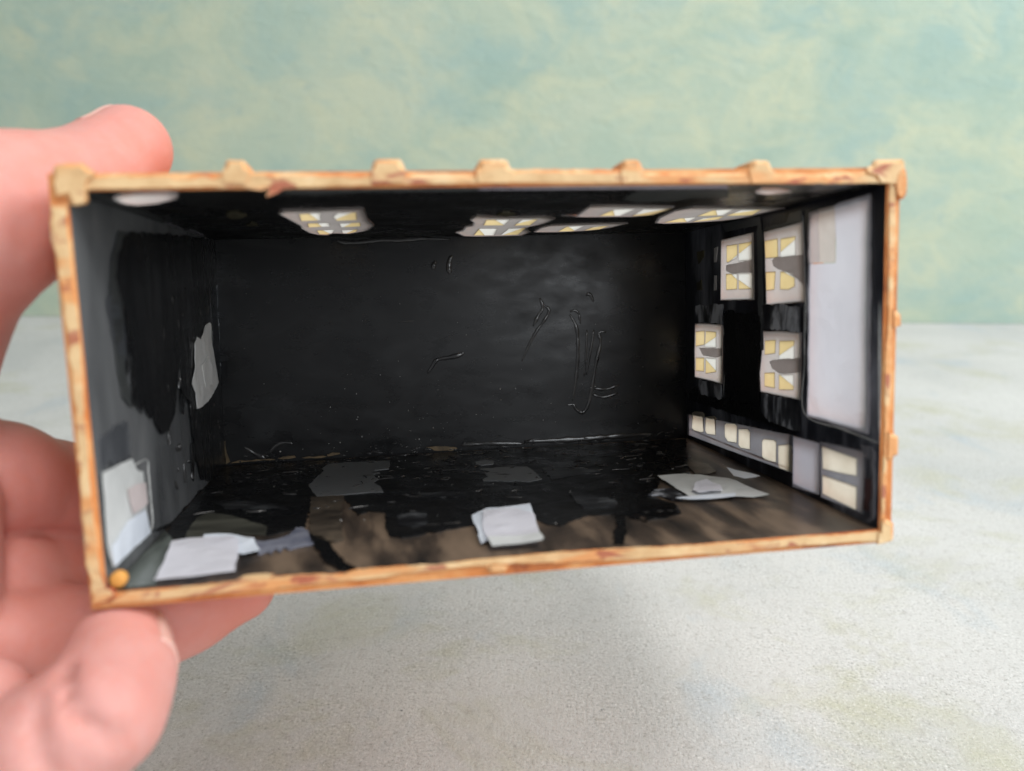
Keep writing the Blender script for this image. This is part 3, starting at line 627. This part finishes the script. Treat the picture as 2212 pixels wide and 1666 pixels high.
def patch(name, face, mat, lvl, poly, thick=0.12, rough=0.0, holes_=(), parent=house, wrinkle=0.0, seed=0, grid=2.2, curl=0.0):
    r = random.Random(seed)
    poly = clampuv(poly)
    if rough:
        poly = clampuv(roughen(poly, face, 1.1, rough, r))
    base = lvl * 0.13
    if wrinkle <= 0:
        vs, fs, room = ring_plate(face, poly, [list(h) for h in holes_], base - 0.13, base + thick, under=False)
        return mesh_obj(name, vs, fs, mat, parent)
    d = DIM[face]
    P2 = [Vector((u * d[0] * MM, v * d[1] * MM)) for u, v in roughen(poly, face, grid, 0.12, r)]
    nb = len(P2)
    xs = [p.x for p in P2]
    ys = [p.y for p in P2]
    pts = list(P2)
    y = min(ys)
    while y < max(ys):
        x = min(xs)
        while x < max(xs):
            pts.append(Vector((x + r.uniform(-.3, .3) * grid, y + r.uniform(-.3, .3) * grid)))
            x += grid
        y += grid
    res = delaunay_2d_cdt(pts, [(i, (i + 1) % nb) for i in range(nb)], [list(range(nb))], 1, 1e-5)
    v2, tf = res[0], res[2]
    n = len(v2)
    cx, cy = sum(xs) / nb, sum(ys) / nb
    R = max(math.hypot(p.x - cx, p.y - cy) for p in P2)

    def h(p):
        w = noise.noise(Vector((p.x * .22 + seed, p.y * .22, seed * 1.7)))
        w += 0.5 * noise.noise(Vector((p.x * .55, p.y * .55 + seed, 3.1)))
        e = (math.hypot(p.x - cx, p.y - cy) / R) ** 3
        return base + wrinkle * max(0, w + 0.25) + curl * e * (0.6 + noise.noise(Vector((p.x * .12, p.y * .12, seed))))
    hs = [max(base * 0.5, h(p)) for p in v2]
    vs = [at(face, p.x / d[0] * 1000, p.y / d[1] * 1000, hh + thick) for p, hh in zip(v2, hs)]
    vs += [at(face, p.x / d[0] * 1000, p.y / d[1] * 1000, hh) for p, hh in zip(v2, hs)]
    fs = [tuple(f) for f in tf]
    if curl > 0:
        fs += [tuple(i + n for i in reversed(f)) for f in tf]
    cnt = {}
    for f in tf:
        for i in range(len(f)):
            e = (f[i], f[(i + 1) % len(f)])
            cnt[tuple(sorted(e))] = cnt.get(tuple(sorted(e)), 0) + 1
    for f in tf:
        for i in range(len(f)):
            e = (f[i], f[(i + 1) % len(f)])
            if cnt[tuple(sorted(e))] == 1:
                fs.append((e[1], e[0], e[0] + n, e[1] + n))
    o = mesh_obj(name, vs, fs, mat, parent)
    return o


# windows: film with its panes as sub-parts
for wi, w in enumerate(WINDOWS):
    cream = w.get('cream')
    f = patch('window', w['wall'], M['stripfilm' if cream else 'ceilfilm' if w['wall'] == 'ceil' else 'film'], 1, w['film'], 0.15, 0.06, [clampuv(shrink(p[0], 0.97), 8, 992) for p in w['panes']], seed=wi)
    for p in w['panes']:
        if len(p) == 2:
            patch('pane', w['wall'], M['yellow'], 1.6, p[0], 0.1, 0, parent=f)
        else:
            for t in p[1]:
                patch('pane', w['wall'], M['yellow'], 1.6, t, 0.1, 0, parent=f)
            if p[2]:
                c = patch('pane', w['wall'], M['cream' if cream else 'clear'], 1.7, p[2], 0.1, 0, parent=f)
                if not cream:
                    c['label'] = 'clear white corner of the pane'
    for s in w['smears']:
        patch('paint_smear', w['wall'], M['smear'], 2.4, s, 0.08, 0.1, parent=f, seed=wi)

ROUGH = {'paint_patch': 0.28, 'paint_layer': 0.3, 'dry_glue': 0.3, 'bare_spot': 0.25, 'stain': 0.75, 'film_patch': 0.12, 'film_strip': 0.12, 'pink_chip': 0.15}
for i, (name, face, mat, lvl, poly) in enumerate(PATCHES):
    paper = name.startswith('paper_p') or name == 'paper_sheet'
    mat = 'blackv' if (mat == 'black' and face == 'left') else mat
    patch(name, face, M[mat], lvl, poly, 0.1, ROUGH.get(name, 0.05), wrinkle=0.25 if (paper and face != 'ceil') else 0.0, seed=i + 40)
for i, (name, layers) in enumerate(SCRAPS):
    root = None
    for j, (mat, poly) in enumerate(layers):
        o = patch(name if root is None else 'paper_layer', 'floor', M[mat], 3 + 3 * j, poly, 0.1, 0, parent=root or house, wrinkle=0.28, seed=i * 9 + j, grid=1.8, curl=0.4)
        root = root or o
    root['label'] = ('torn white paper scrap glued by the left front corner', 'small folded white paper scrap at the front middle', 'crumpled white paper scrap near the right wall')[i]


def ridge(face, pts, r, mat, name):
    """a bead of paint or glue: flattened tapering tube lying on the face"""
    P3 = [at(face, *p, 0) for p in clampuv(pts, 1, 999)]
    sm = []
    for i in range(len(P3) - 1):
        p0, p1, p2, p3 = P3[max(0, i - 1)], P3[i], P3[i + 1], P3[min(len(P3) - 1, i + 2)]
        for k in range(5):
            t = k / 5
            sm.append(0.5 * ((2 * p1) + (p2 - p0) * t + (2 * p0 - 5 * p1 + 4 * p2 - p3) * t * t + (3 * p1 - p0 - 3 * p2 + p3) * t ** 3))
    sm.append(P3[-1])
    n = NIN[face]
    vs, fs = [], []
    k = 7
    for i, p in enumerate(sm):
        tng = (sm[min(i + 1, len(sm) - 1)] - sm[max(i - 1, 0)])
        if tng.length < 1e-9:
            tng = Vector((1, 0, 0))
        side = tng.normalized().cross(n).normalized()
        s = i / (len(sm) - 1)
        rr = r * MM * (0.35 + 0.65 * min(1, 4 * min(s, 1 - s) + 0.12)) * (0.8 + 0.5 * noise.noise(p * 900))
        for j in range(k):
            a = math.pi * j / (k - 1)
            vs.append(p + side * (rr * math.cos(a)) + n * (rr * (0.75 if mat is M['edge'] else 0.42) * math.sin(a) - 0.02 * MM))
    for i in range(len(sm) - 1):
        for j in range(k - 1):
            a = i * k + j
            fs.append((a, a + 1, a + k + 1, a + k))
    fs.append(tuple(range(k)))
    fs.append(tuple(range(len(vs) - k, len(vs))))
    return mesh_obj(name, vs, fs, mat, house, smooth=True)


for face, pts, r in RIDGES:
    thin = r <= 0.25 or (face == 'left' and r < 0.4)
    r *= 1.0 if thin else 1.5
    ridge(face, pts, r, M['edge' if thin and face != 'back' else 'bead'], 'acetate_edge' if thin and face != 'back' else 'paint_bead')
for i, (face, poly) in enumerate(CHIPS):
    patch('bare_chip', face, M['tan'], 1.2, poly, 0.25, 0.2, seed=i + 300)


def prism(name, poly, y0, y1, mats, jitter=0.0, step=1.2, seed=0, also=None, chamfer=0.7, erode=0.0):
    r = random.Random(seed)
    pts = []
    n = len(poly)
    for i in range(n):
        a, b = poly[i], poly[(i + 1) % n]
        L = math.hypot(b[0] - a[0], b[1] - a[1])
        k = max(1, int(L / step))
        for j in range(k):
            t = j / k
            pts.append((a[0] + (b[0] - a[0]) * t + r.uniform(-jitter, jitter), a[1] + (b[1] - a[1]) * t + r.uniform(-jitter, jitter)))
    if erode:
        n = len(pts)
        a2 = sum(pts[i][0] * pts[(i + 1) % n][1] - pts[(i + 1) % n][0] * pts[i][1] for i in range(n))
        q = []
        for i, (x, z) in enumerate(pts):
            ex, ez = pts[(i + 1) % n][0] - pts[i - 1][0], pts[(i + 1) % n][1] - pts[i - 1][1]
            L = math.hypot(ex, ez) or 1
            s = erode if a2 > 0 else -erode
            q.append((x - s * ez / L, z + s * ex / L))
        pts = q
    vs, fs, fm = [], [], []

    def add(pts, y0, y1, yj):
        base = len(vs)
        n = len(pts)
        tri = tessellate_polygon([[Vector((x, z, 0)) for x, z in pts]])
        area2 = sum(pts[i][0] * pts[(i + 1) % n][1] - pts[(i + 1) % n][0] * pts[i][1] for i in range(n))
        sg = 1 if area2 > 0 else -1
        inset = []
        for i, (x, z) in enumerate(pts):
            ex, ez = pts[(i + 1) % n][0] - pts[i - 1][0], pts[(i + 1) % n][1] - pts[i - 1][1]
            L = math.hypot(ex, ez) or 1
            nx, nz = sg * ez / L, -sg * ex / L
            hx, hz = abs(x) / 62.3, abs(z) / 29.0
            dx, dz = (math.copysign(1, x), 0) if hx > hz else (0, math.copysign(1, z))
            if hx > 0.99 and hz > 0.99:
                dx, dz = math.copysign(0.7, x), math.copysign(0.7, z)
            k = chamfer * r.uniform(0.55, 1.3) if nx * dx + nz * dz > 0.3 else 0.04
            inset.append((x - nx * k, z - nz * k))
        for x, z in inset:
            vs.append((x * MM, (y0 + r.uniform(-yj, yj)) * MM, z * MM))
        for x, z in pts:
            vs.append((x * MM, (y0 + min(chamfer * 0.9, (y1 - y0) * 0.8)) * MM, z * MM))
        for x, z in pts:
            vs.append((x * MM, y1 * MM, z * MM))
        for t in tri:
            if len(set(t)) == 3:
                fs.append(tuple(base + i for i in t))
                fm.append(0)
                fs.append(tuple(base + 2 * n + i for i in reversed(t)))
                fm.append(1)
        for o_ in (0, n):
            for i in range(n):
                j = (i + 1) % n
                fs.append((base + o_ + i, base + o_ + j, base + o_ + n + j, base + o_ + n + i))
                fm.append(1)
    add(pts, y0, y1, jitter * 0.6)
    if also:
        add(*also)
    return mesh_obj(name, vs, fs, mats, house, fmat=fm)


RM = [M['cream_rim'], M['rim_side']]
for i, (k, poly) in enumerate(RIMS.items()):
    prism('rim', poly, -0.45, 0.03, RM, 0.07, 0.9, i, chamfer=0.85 if k == 'top' else 0.4, erode=0.26)
for i, (k, poly) in enumerate(PEGS.items()):
    if k.startswith('top'):
        q = [(x, max(z, 31.45)) for x, z in poly if z > 30.4]
        prism('stud', poly, -0.7, 0.05, RM, 0.05, 0.9, 20 + i, (q, 0.05, 6.0, 0.0) if len(q) > 2 else None)
    elif k in ('r1', 'r2'):
        q = [(max(x, 64.75), z) for x, z in poly]
        prism('stud', poly, -0.7, 0.05, RM, 0.04, 0.9, 20 + i, (q, 0.05, 4.0, 0.0))
    elif k == 'b1':
        prism('stud', poly, -0.7, 2.2, RM, 0.04, 0.9, 20 + i)
    elif k == 'boss':
        prism('boss', poly, -0.9, 4.0, [M['rim_side'], M['orange']], 0.03, 0.6, 20 + i)
    else:
        prism('corner_block', poly, -0.8, 0.4, RM, 0.05, 0.8, 20 + i)

# orange peg end at the lower left corner
vs, fs = [], []
cx, cz, rr = PIN[1][0][0], PIN[1][0][1], 1.2
for j, (yy, rad) in enumerate(((-0.9, 0.0), (-0.88, 0.6), (-0.75, 0.93), (-0.5, 1.0), (0.6, 1.0))):
    for i in range(20):
        a = 2 * math.pi * i / 20
        vs.append(((cx + rr * rad * math.cos(a)) * MM, (yy + 0.9) * MM, (cz + rr * rad * math.sin(a)) * MM))
for j in range(4):
    for i in range(20):
        fs.append((j * 20 + i, j * 20 + (i + 1) % 20, j * 20 + 20 + (i + 1) % 20, j * 20 + 20 + i))
mesh_obj('peg', vs, fs, M['pin'], house, smooth=True)

# short shiny ridges added to catch glints on the black paint
r = random.Random(11)
vs, fs = [], []
for i in range(330):
    face = r.choice(('floor', 'floor', 'floor', 'left', 'back'))
    if face == 'floor':
        u, v = r.uniform(20, 900), 1000 - abs(r.gauss(0, 330))
        if v < 330:
            continue
        ang = r.gauss(0.0, 0.5)
    elif face == 'left':
        u, v = r.uniform(430, 985), r.uniform(60, 960)
        ang = r.gauss(1.57, 0.25)
    else:
        u, v = r.uniform(20, 980), abs(r.gauss(0, 25)) + 6
        ang = r.gauss(0.0, 0.25)
    if not (8 < u < 990 and 8 < v < 990):
        continue
    d = DIM[face]
    L, w = r.choice((0.8, 1.2, 1.6, 2.4, 4.0)), r.uniform(0.1, 0.34)
    bend = r.uniform(-0.7, 0.7)
    base0, k = len(vs), 6
    for s in range(k):
        t = s / (k - 1)
        a = ang + bend * (t - 0.5)
        px, py = u + math.cos(a) * L * (t - 0.5) / d[0] * 1000, v + math.sin(a) * L * (t - 0.5) / d[1] * 1000
        ww = w * math.sin(math.pi * (0.1 + 0.8 * t)) * r.uniform(0.7, 1.2)
        ox, oy = -math.sin(a) * ww / d[0] * 1000, math.cos(a) * ww / d[1] * 1000
        lift = 0.3 if face == 'floor' else 0.25
        vs += [at(face, px + ox, py + oy, lift - 0.25), at(face, px + ox * .6, py + oy * .6, lift + ww * .6), at(face, px, py, lift + ww * .95), at(face, px - ox * .6, py - oy * .6, lift + ww * .5), at(face, px - ox, py - oy, lift - 0.25)]
    for s in range(k - 1):
        for j in range(4):
            a = base0 + s * 5 + j
            fs.append((a, a + 1, a + 6, a + 5))
tag(mesh_obj('paint_crust', vs, fs, M['bead'], house, smooth=True), kind='stuff')

# pale specks standing in for specular glints on the black paint
vs, fs = [], []
r = random.Random(3)
for i in range(330):
    face = r.choice(('back', 'back', 'floor', 'floor', 'floor'))
    if face == 'back':
        u, v = r.gauss(430, 190), abs(r.gauss(60, 260)) + 10
    else:
        u, v = r.gauss(430, 240), 1000 - abs(r.gauss(60, 300))
    if not (10 < u < 985 and 30 < v < 990):
        continue
    p = at(face, u, v, 0.16)
    s = r.choice((0.06, 0.07, 0.08, 0.1, 0.12, 0.18)) * MM
    b0 = len(vs)
    for dx, dy, dz in ((1, 0, 0), (-1, 0, 0), (0, 1, 0), (0, -1, 0), (0, 0, 1), (0, 0, -1)):
        k = s * r.uniform(0.5, 1.5)
        vs.append(p + Vector((dx, dy, dz)) * k)
    for f in ((0, 2, 4), (2, 1, 4), (1, 3, 4), (3, 0, 4), (2, 0, 5), (1, 2, 5), (3, 1, 5), (0, 3, 5)):
        fs.append(tuple(b0 + q for q in f))
tag(mesh_obj('dust', vs, fs, M['dust'], house), kind='stuff')


# ------------------------------------------------------------------ the hand
def seg_sdf(P, a, b, ra, rb):
    a, b = np.array(a), np.array(b)
    ab = b - a
    t = np.clip(((P - a) @ ab) / (ab @ ab), 0, 1)
    return np.linalg.norm(P - (a + t[:, None] * ab), axis=1) - (ra + (rb - ra) * t)


def smin(a, b, k):
    h = np.clip(0.5 + 0.5 * (b - a) / k, 0, 1)
    return b * (1 - h) + a * h - k * h * (1 - h)


CREASE = [([(-59.9,87.6,76.3),(-59.1,86.4,76.3),(-58.6,85.5,76.1),(-58.1,84.7,75.9),(-57.7,84.0,75.5),(-57.1,83.3,75.1),(-56.5,82.7,74.6),(-56.1,82.2,74.1),(-55.6,81.7,73.5),(-55.0,81.5,73.0),(-54.4,81.4,72.5),(-53.9,81.2,72.0),(-53.3,81.2,71.4),(-52.8,81.3,71.0),(-52.3,81.5,70.5),(-51.8,81.7,70.1),(-51.3,81.9,69.6)],2.2,1.1),([(-61.1,82.8,74.3),(-60.8,82.1,73.9),(-60.7,81.5,73.6),(-60.5,80.9,73.2),(-60.4,80.4,72.7),(-60.0,79.9,72.2),(-59.8,79.4,71.7),(-59.5,78.9,71.1),(-59.3,78.5,70.5),(-58.9,78.2,69.9),(-58.5,78.0,69.2),(-58.2,77.8,68.5),(-57.9,77.6,67.8)],1.3,1.2),([(-87.5,119.7,78.1),(-86.9,120.3,77.8),(-86.4,120.9,77.5),(-86.0,121.7,77.2),(-85.6,122.6,76.8),(-85.3,123.7,76.3),(-85.2,125.0,75.6),(-85.1,126.5,74.9),(-84.8,127.6,74.4),(-84.3,128.6,73.8),(-83.7,129.5,73.3),(-83.1,130.5,72.8),(-82.6,131.6,72.2)],1.2,0.8),([(-83.6,123.4,90.1),(-83.3,123.0,89.1),(-83.0,122.6,87.9),(-82.7,122.4,86.7),(-82.6,122.3,85.4),(-82.8,122.0,84.3),(-83.0,121.8,83.0),(-83.3,121.8,81.7),(-83.8,122.0,80.2)],0.18,0.9),([(-72.4,114.5,136.7),(-72.1,114.3,135.8),(-71.8,114.2,134.8),(-71.6,114.1,133.9),(-71.5,114.1,132.9),(-71.5,113.9,131.7),(-71.6,113.9,130.6),(-71.8,113.9,129.4),(-72.0,114.0,128.2)],0.2,1.2)]  # folds of the skin: points in mm, depth, width


def hand_sdf(P):
    parts = {}
    for name, js in HAND.items():
        d = None
        for a, b in zip(js, js[1:]):
            s = seg_sdf(P, a[:3], b[:3], a[3], b[3])
            d = s if d is None else smin(d, s, 3.0)
        parts[name] = d
    body = smin(parts['palm'], parts['arm'], 8.0)
    d = body
    for n, k in (('thumb', 7.0), ('web', 2.5), ('index', 1.6), ('middle', 1.6), ('ring', 1.6), ('heel', 2.0), ('pinky', 1.6)):
        d = smin(d, parts[n], k)
    for pts, dep, wid in CREASE:
        c = np.array(pts)
        near = np.linalg.norm(P - c.mean(0), axis=1) < np.linalg.norm(c - c.mean(0), axis=1).max() + 4
        if near.any():
            Q = P[near]
            q = np.min([seg_sdf(Q, u, v, 0.0, 0.0) for u, v in zip(pts, pts[1:])], axis=0)
            d[near] += dep * np.exp(-(q / wid) ** 2)
    return d


def sdf_grad(P, e=0.05):
    g = np.zeros_like(P)
    for i in range(3):
        dv = np.zeros(3)
        dv[i] = e
        g[:, i] = (hand_sdf(P + dv) - hand_sdf(P - dv)) / (2 * e)
    return g / np.maximum(np.linalg.norm(g, axis=1), 1e-6)[:, None]


def build_hand():
    """surface nets over the distance field, then pulled exactly onto it"""
    J = np.array([j for js in HAND.values() for j in js])
    lo = (J[:, :3] - J[:, 3:4]).min(0) - 4
    hi = (J[:, :3] + J[:, 3:4]).max(0) + 4
    st = 1.15
    ax = [np.arange(lo[i], hi[i], st) for i in range(3)]
    n = [len(a) for a in ax]
    G = np.stack(np.meshgrid(*ax, indexing='ij'), -1).reshape(-1, 3)
    V = np.concatenate([hand_sdf(c) for c in np.array_split(G, 40)]).reshape(n)
    S = V < 0
    C = [S[a:n[0] - 1 + a, b_:n[1] - 1 + b_, c:n[2] - 1 + c] for a in (0, 1) for b_ in (0, 1) for c in (0, 1)]
    cnt = sum(c.astype(np.int8) for c in C)
    act = (cnt > 0) & (cnt < 8)
    idx = -np.ones(act.shape, int)
    idx[act] = np.arange(act.sum())
    P = np.argwhere(act) * st + lo + st / 2
    F = []
    for a in range(3):
        o1, o2 = (a + 1) % 3, (a + 2) % 3
        s0 = [slice(1, n[i] - 1) for i in range(3)]
        s0[a] = slice(0, n[a] - 1)
        s1 = list(s0)
        s1[a] = slice(1, n[a])
        ch = S[tuple(s0)] != S[tuple(s1)]
        inside = S[tuple(s0)][ch]
        base = np.argwhere(ch)
        for i in range(3):
            if i != a:
                base[:, i] += 1
        q = []
        for d1, d2 in ((0, 0), (-1, 0), (-1, -1), (0, -1)):
            w = base.copy()
            w[:, o1] += d1
            w[:, o2] += d2
            q.append(idx[w[:, 0], w[:, 1], w[:, 2]])
        q = np.stack(q, 1)
        q[~inside] = q[~inside][:, ::-1]
        F.append(q)
    F = np.concatenate(F)
    for it in range(4):
        acc = np.zeros_like(P)
        num = np.zeros(len(P))
        for k in range(4):
            for l in (1, 3):
                np.add.at(acc, F[:, k], P[F[:, (k + l) % 4]])
                np.add.at(num, F[:, k], 1)
        if it < 3:
            P = 0.5 * P + 0.5 * acc / np.maximum(num, 1)[:, None]
        P = P - sdf_grad(P) * np.clip(hand_sdf(P), -1.0, 1.0)[:, None]
    me = bpy.data.meshes.new('hand')
    me.from_pydata(P.tolist(), [], F.tolist())
    bm = bmesh.new()
    bm.from_mesh(me)
    bmesh.ops.recalc_face_normals(bm, faces=bm.faces)
    bm.to_mesh(me)
    bm.free()
    return me, P


def skin_material():
    m, nt, b = nodes('skin')
    at_ = nd(nt, 'ShaderNodeAttribute', attribute_name='blush')
    v = coords(nt)
    pale = ramp(nt, tex(nt, v, 70, 4, 0.6), [(0.3, (0.61, 0.28, 0.245)), (0.7, (0.69, 0.36, 0.325))])
    pale = mix(nt, ramp(nt, tex(nt, v, 210, 5, 0.65, 0.5), [(0.42, 0.0), (0.68, 0.6)]), pale, (0.66, 0.27, 0.22))
    c = mix(nt, at_.outputs['Fac'], pale, (0.74, 0.235, 0.17))
    nt.links.new(c, b.inputs['Base Color'])
    b.inputs['Roughness'].default_value = 0.5
    b.inputs['Specular IOR Level'].default_value = 0.35
    b.inputs['Subsurface Weight'].default_value = 0.35
    b.inputs['Subsurface Radius'].default_value = (1.0, 0.32, 0.18)
    b.inputs['Subsurface Scale'].default_value = 0.0025
    n1 = bump(nt, b, tex(nt, v, 900, 3, 0.6), 0.00012, 0.5)
    bump(nt, b, tex(nt, v, 160, 4, 0.6), 0.0005, 0.35, n1)
    return m


def hand():
    me, P = build_hand()
    me.name = 'hand'
    me.vertices.foreach_set('co', (P * MM).ravel())
    blush = np.zeros(len(P))
    for tip, rad, w in BLUSH:
        dd = np.linalg.norm(P - np.array(tip), axis=1)
        blush = np.maximum(blush, w * np.exp(-(dd / rad) ** 2))
    at_ = me.attributes.new('blush', 'FLOAT', 'POINT')
    at_.data.foreach_set('value', blush.astype(np.float32))
    me.materials.clear()
    me.materials.append(skin_material())
    me.polygons.foreach_set('use_smooth', [True] * len(me.polygons))
    me.polygons.foreach_set('material_index', [0] * len(me.polygons))
    me.update()
    o = bpy.data.objects.new('hand', me)
    col.objects.link(o)
    tag(o, 'bare pink hand holding the model by its left end, thumb resting on top', 'hand')
    return o


def nail(parent, centre, axis, dorsal, hw, hl, mat):
    """a nail plate that follows the finger: grid projected on the skin, lifted a little"""
    axis = np.array(axis) / np.linalg.norm(axis)
    dorsal = np.array(dorsal, float)
    dorsal -= axis * (dorsal @ axis)
    dorsal /= np.linalg.norm(dorsal)
    side = np.cross(axis, dorsal)
    nu, nv = 13, 13
    P = []
    for j in range(nv):
        t = -1 + 2 * j / (nv - 1)
        w = hw * (1 if t < 0.2 else math.sqrt(max(0.05, 1 - ((t - 0.2) / 0.85) ** 2 * 0.75)))
        for i in range(nu):
            s = -1 + 2 * i / (nu - 1)
            P.append(np.array(centre) + axis * (t * hl) + side * (s * w) + dorsal * 7.0)
    P = np.array(P)
    for it in range(40):
        d = hand_sdf(P)
        P = P - sdf_grad(P) * np.clip(d, -1, 1)[:, None] * 0.7
    g = sdf_grad(P)
    up = []
    for j in range(nv):
        for i in range(nu):
            s = abs(-1 + 2 * i / (nu - 1))
            t = -1 + 2 * j / (nv - 1)
            up.append(0.35 * (1 - s ** 6 * 0.8) + (0.25 if t > 0.8 else 0.0))
    top = P + g * np.array(up)[:, None]
    bot = P - g * 0.25
    n = nu * nv
    vs = [tuple(p * MM) for p in top] + [tuple(p * MM) for p in bot]
    fs = []
    for j in range(nv - 1):
        for i in range(nu - 1):
            a = j * nu + i
            fs.append((a, a + 1, a + nu + 1, a + nu))
            fs.append((a + n, a + nu + n, a + nu + 1 + n, a + 1 + n))
    rim = [i for i in range(nu)] + [j * nu + nu - 1 for j in range(1, nv)] + [(nv - 1) * nu + i for i in range(nu - 2, -1, -1)] + [j * nu for j in range(nv - 2, 0, -1)]
    for a, b in zip(rim, rim[1:] + rim[:1]):
        fs.append((a, a + n, b + n, b))
    return mesh_obj('nail', vs, fs, mat, parent, smooth=True)


th, pk = HAND['thumb'], HAND['pinky']
BLUSH = [((th[0][0] + 3, th[0][1], th[0][2] - 4), 9.0, 0.85), ((pk[0][0], pk[0][1], pk[0][2] - 3), 8.0, 0.6),
         ((HAND['ring'][6][0], HAND['ring'][6][1], HAND['ring'][6][2] - 3), 16.0, 0.75), ((HAND['ring'][5][0], HAND['ring'][5][1], HAND['ring'][5][2]), 12.0, 0.6),
         (HAND['index'][3][:3], 20.0, 0.55), (HAND['middle'][3][:3], 20.0, 0.6), (HAND['ring'][3][:3], 16.0, 0.5), (HAND['index'][2][:3], 9.0, 0.3), (HAND['thumb'][4][:3], 16.0, 0.3)]
hd = hand()
mn, ntn, bn = nodes('nail')
bn.inputs['Base Color'].default_value = (0.70, 0.42, 0.36, 1)
bn.inputs['Roughness'].default_value = 0.3
bn.inputs['Subsurface Weight'].default_value = 0.2
bn.inputs['Subsurface Scale'].default_value = 0.001
ax = np.array(th[0][:3]) - np.array(th[1][:3])
nail(hd, np.array(th[0][:3]) + ax / np.linalg.norm(ax) * 0.5, ax, (-0.5, 0.45, 0.75), 5.5, 5.2, mn)
ax = np.array(pk[0][:3]) - np.array(pk[1][:3])
nail(hd, np.array(pk[0][:3]) + ax / np.linalg.norm(ax) * 0.8, ax, (0.93, 0.35, 0.0), 4.8, 5.2, mn)
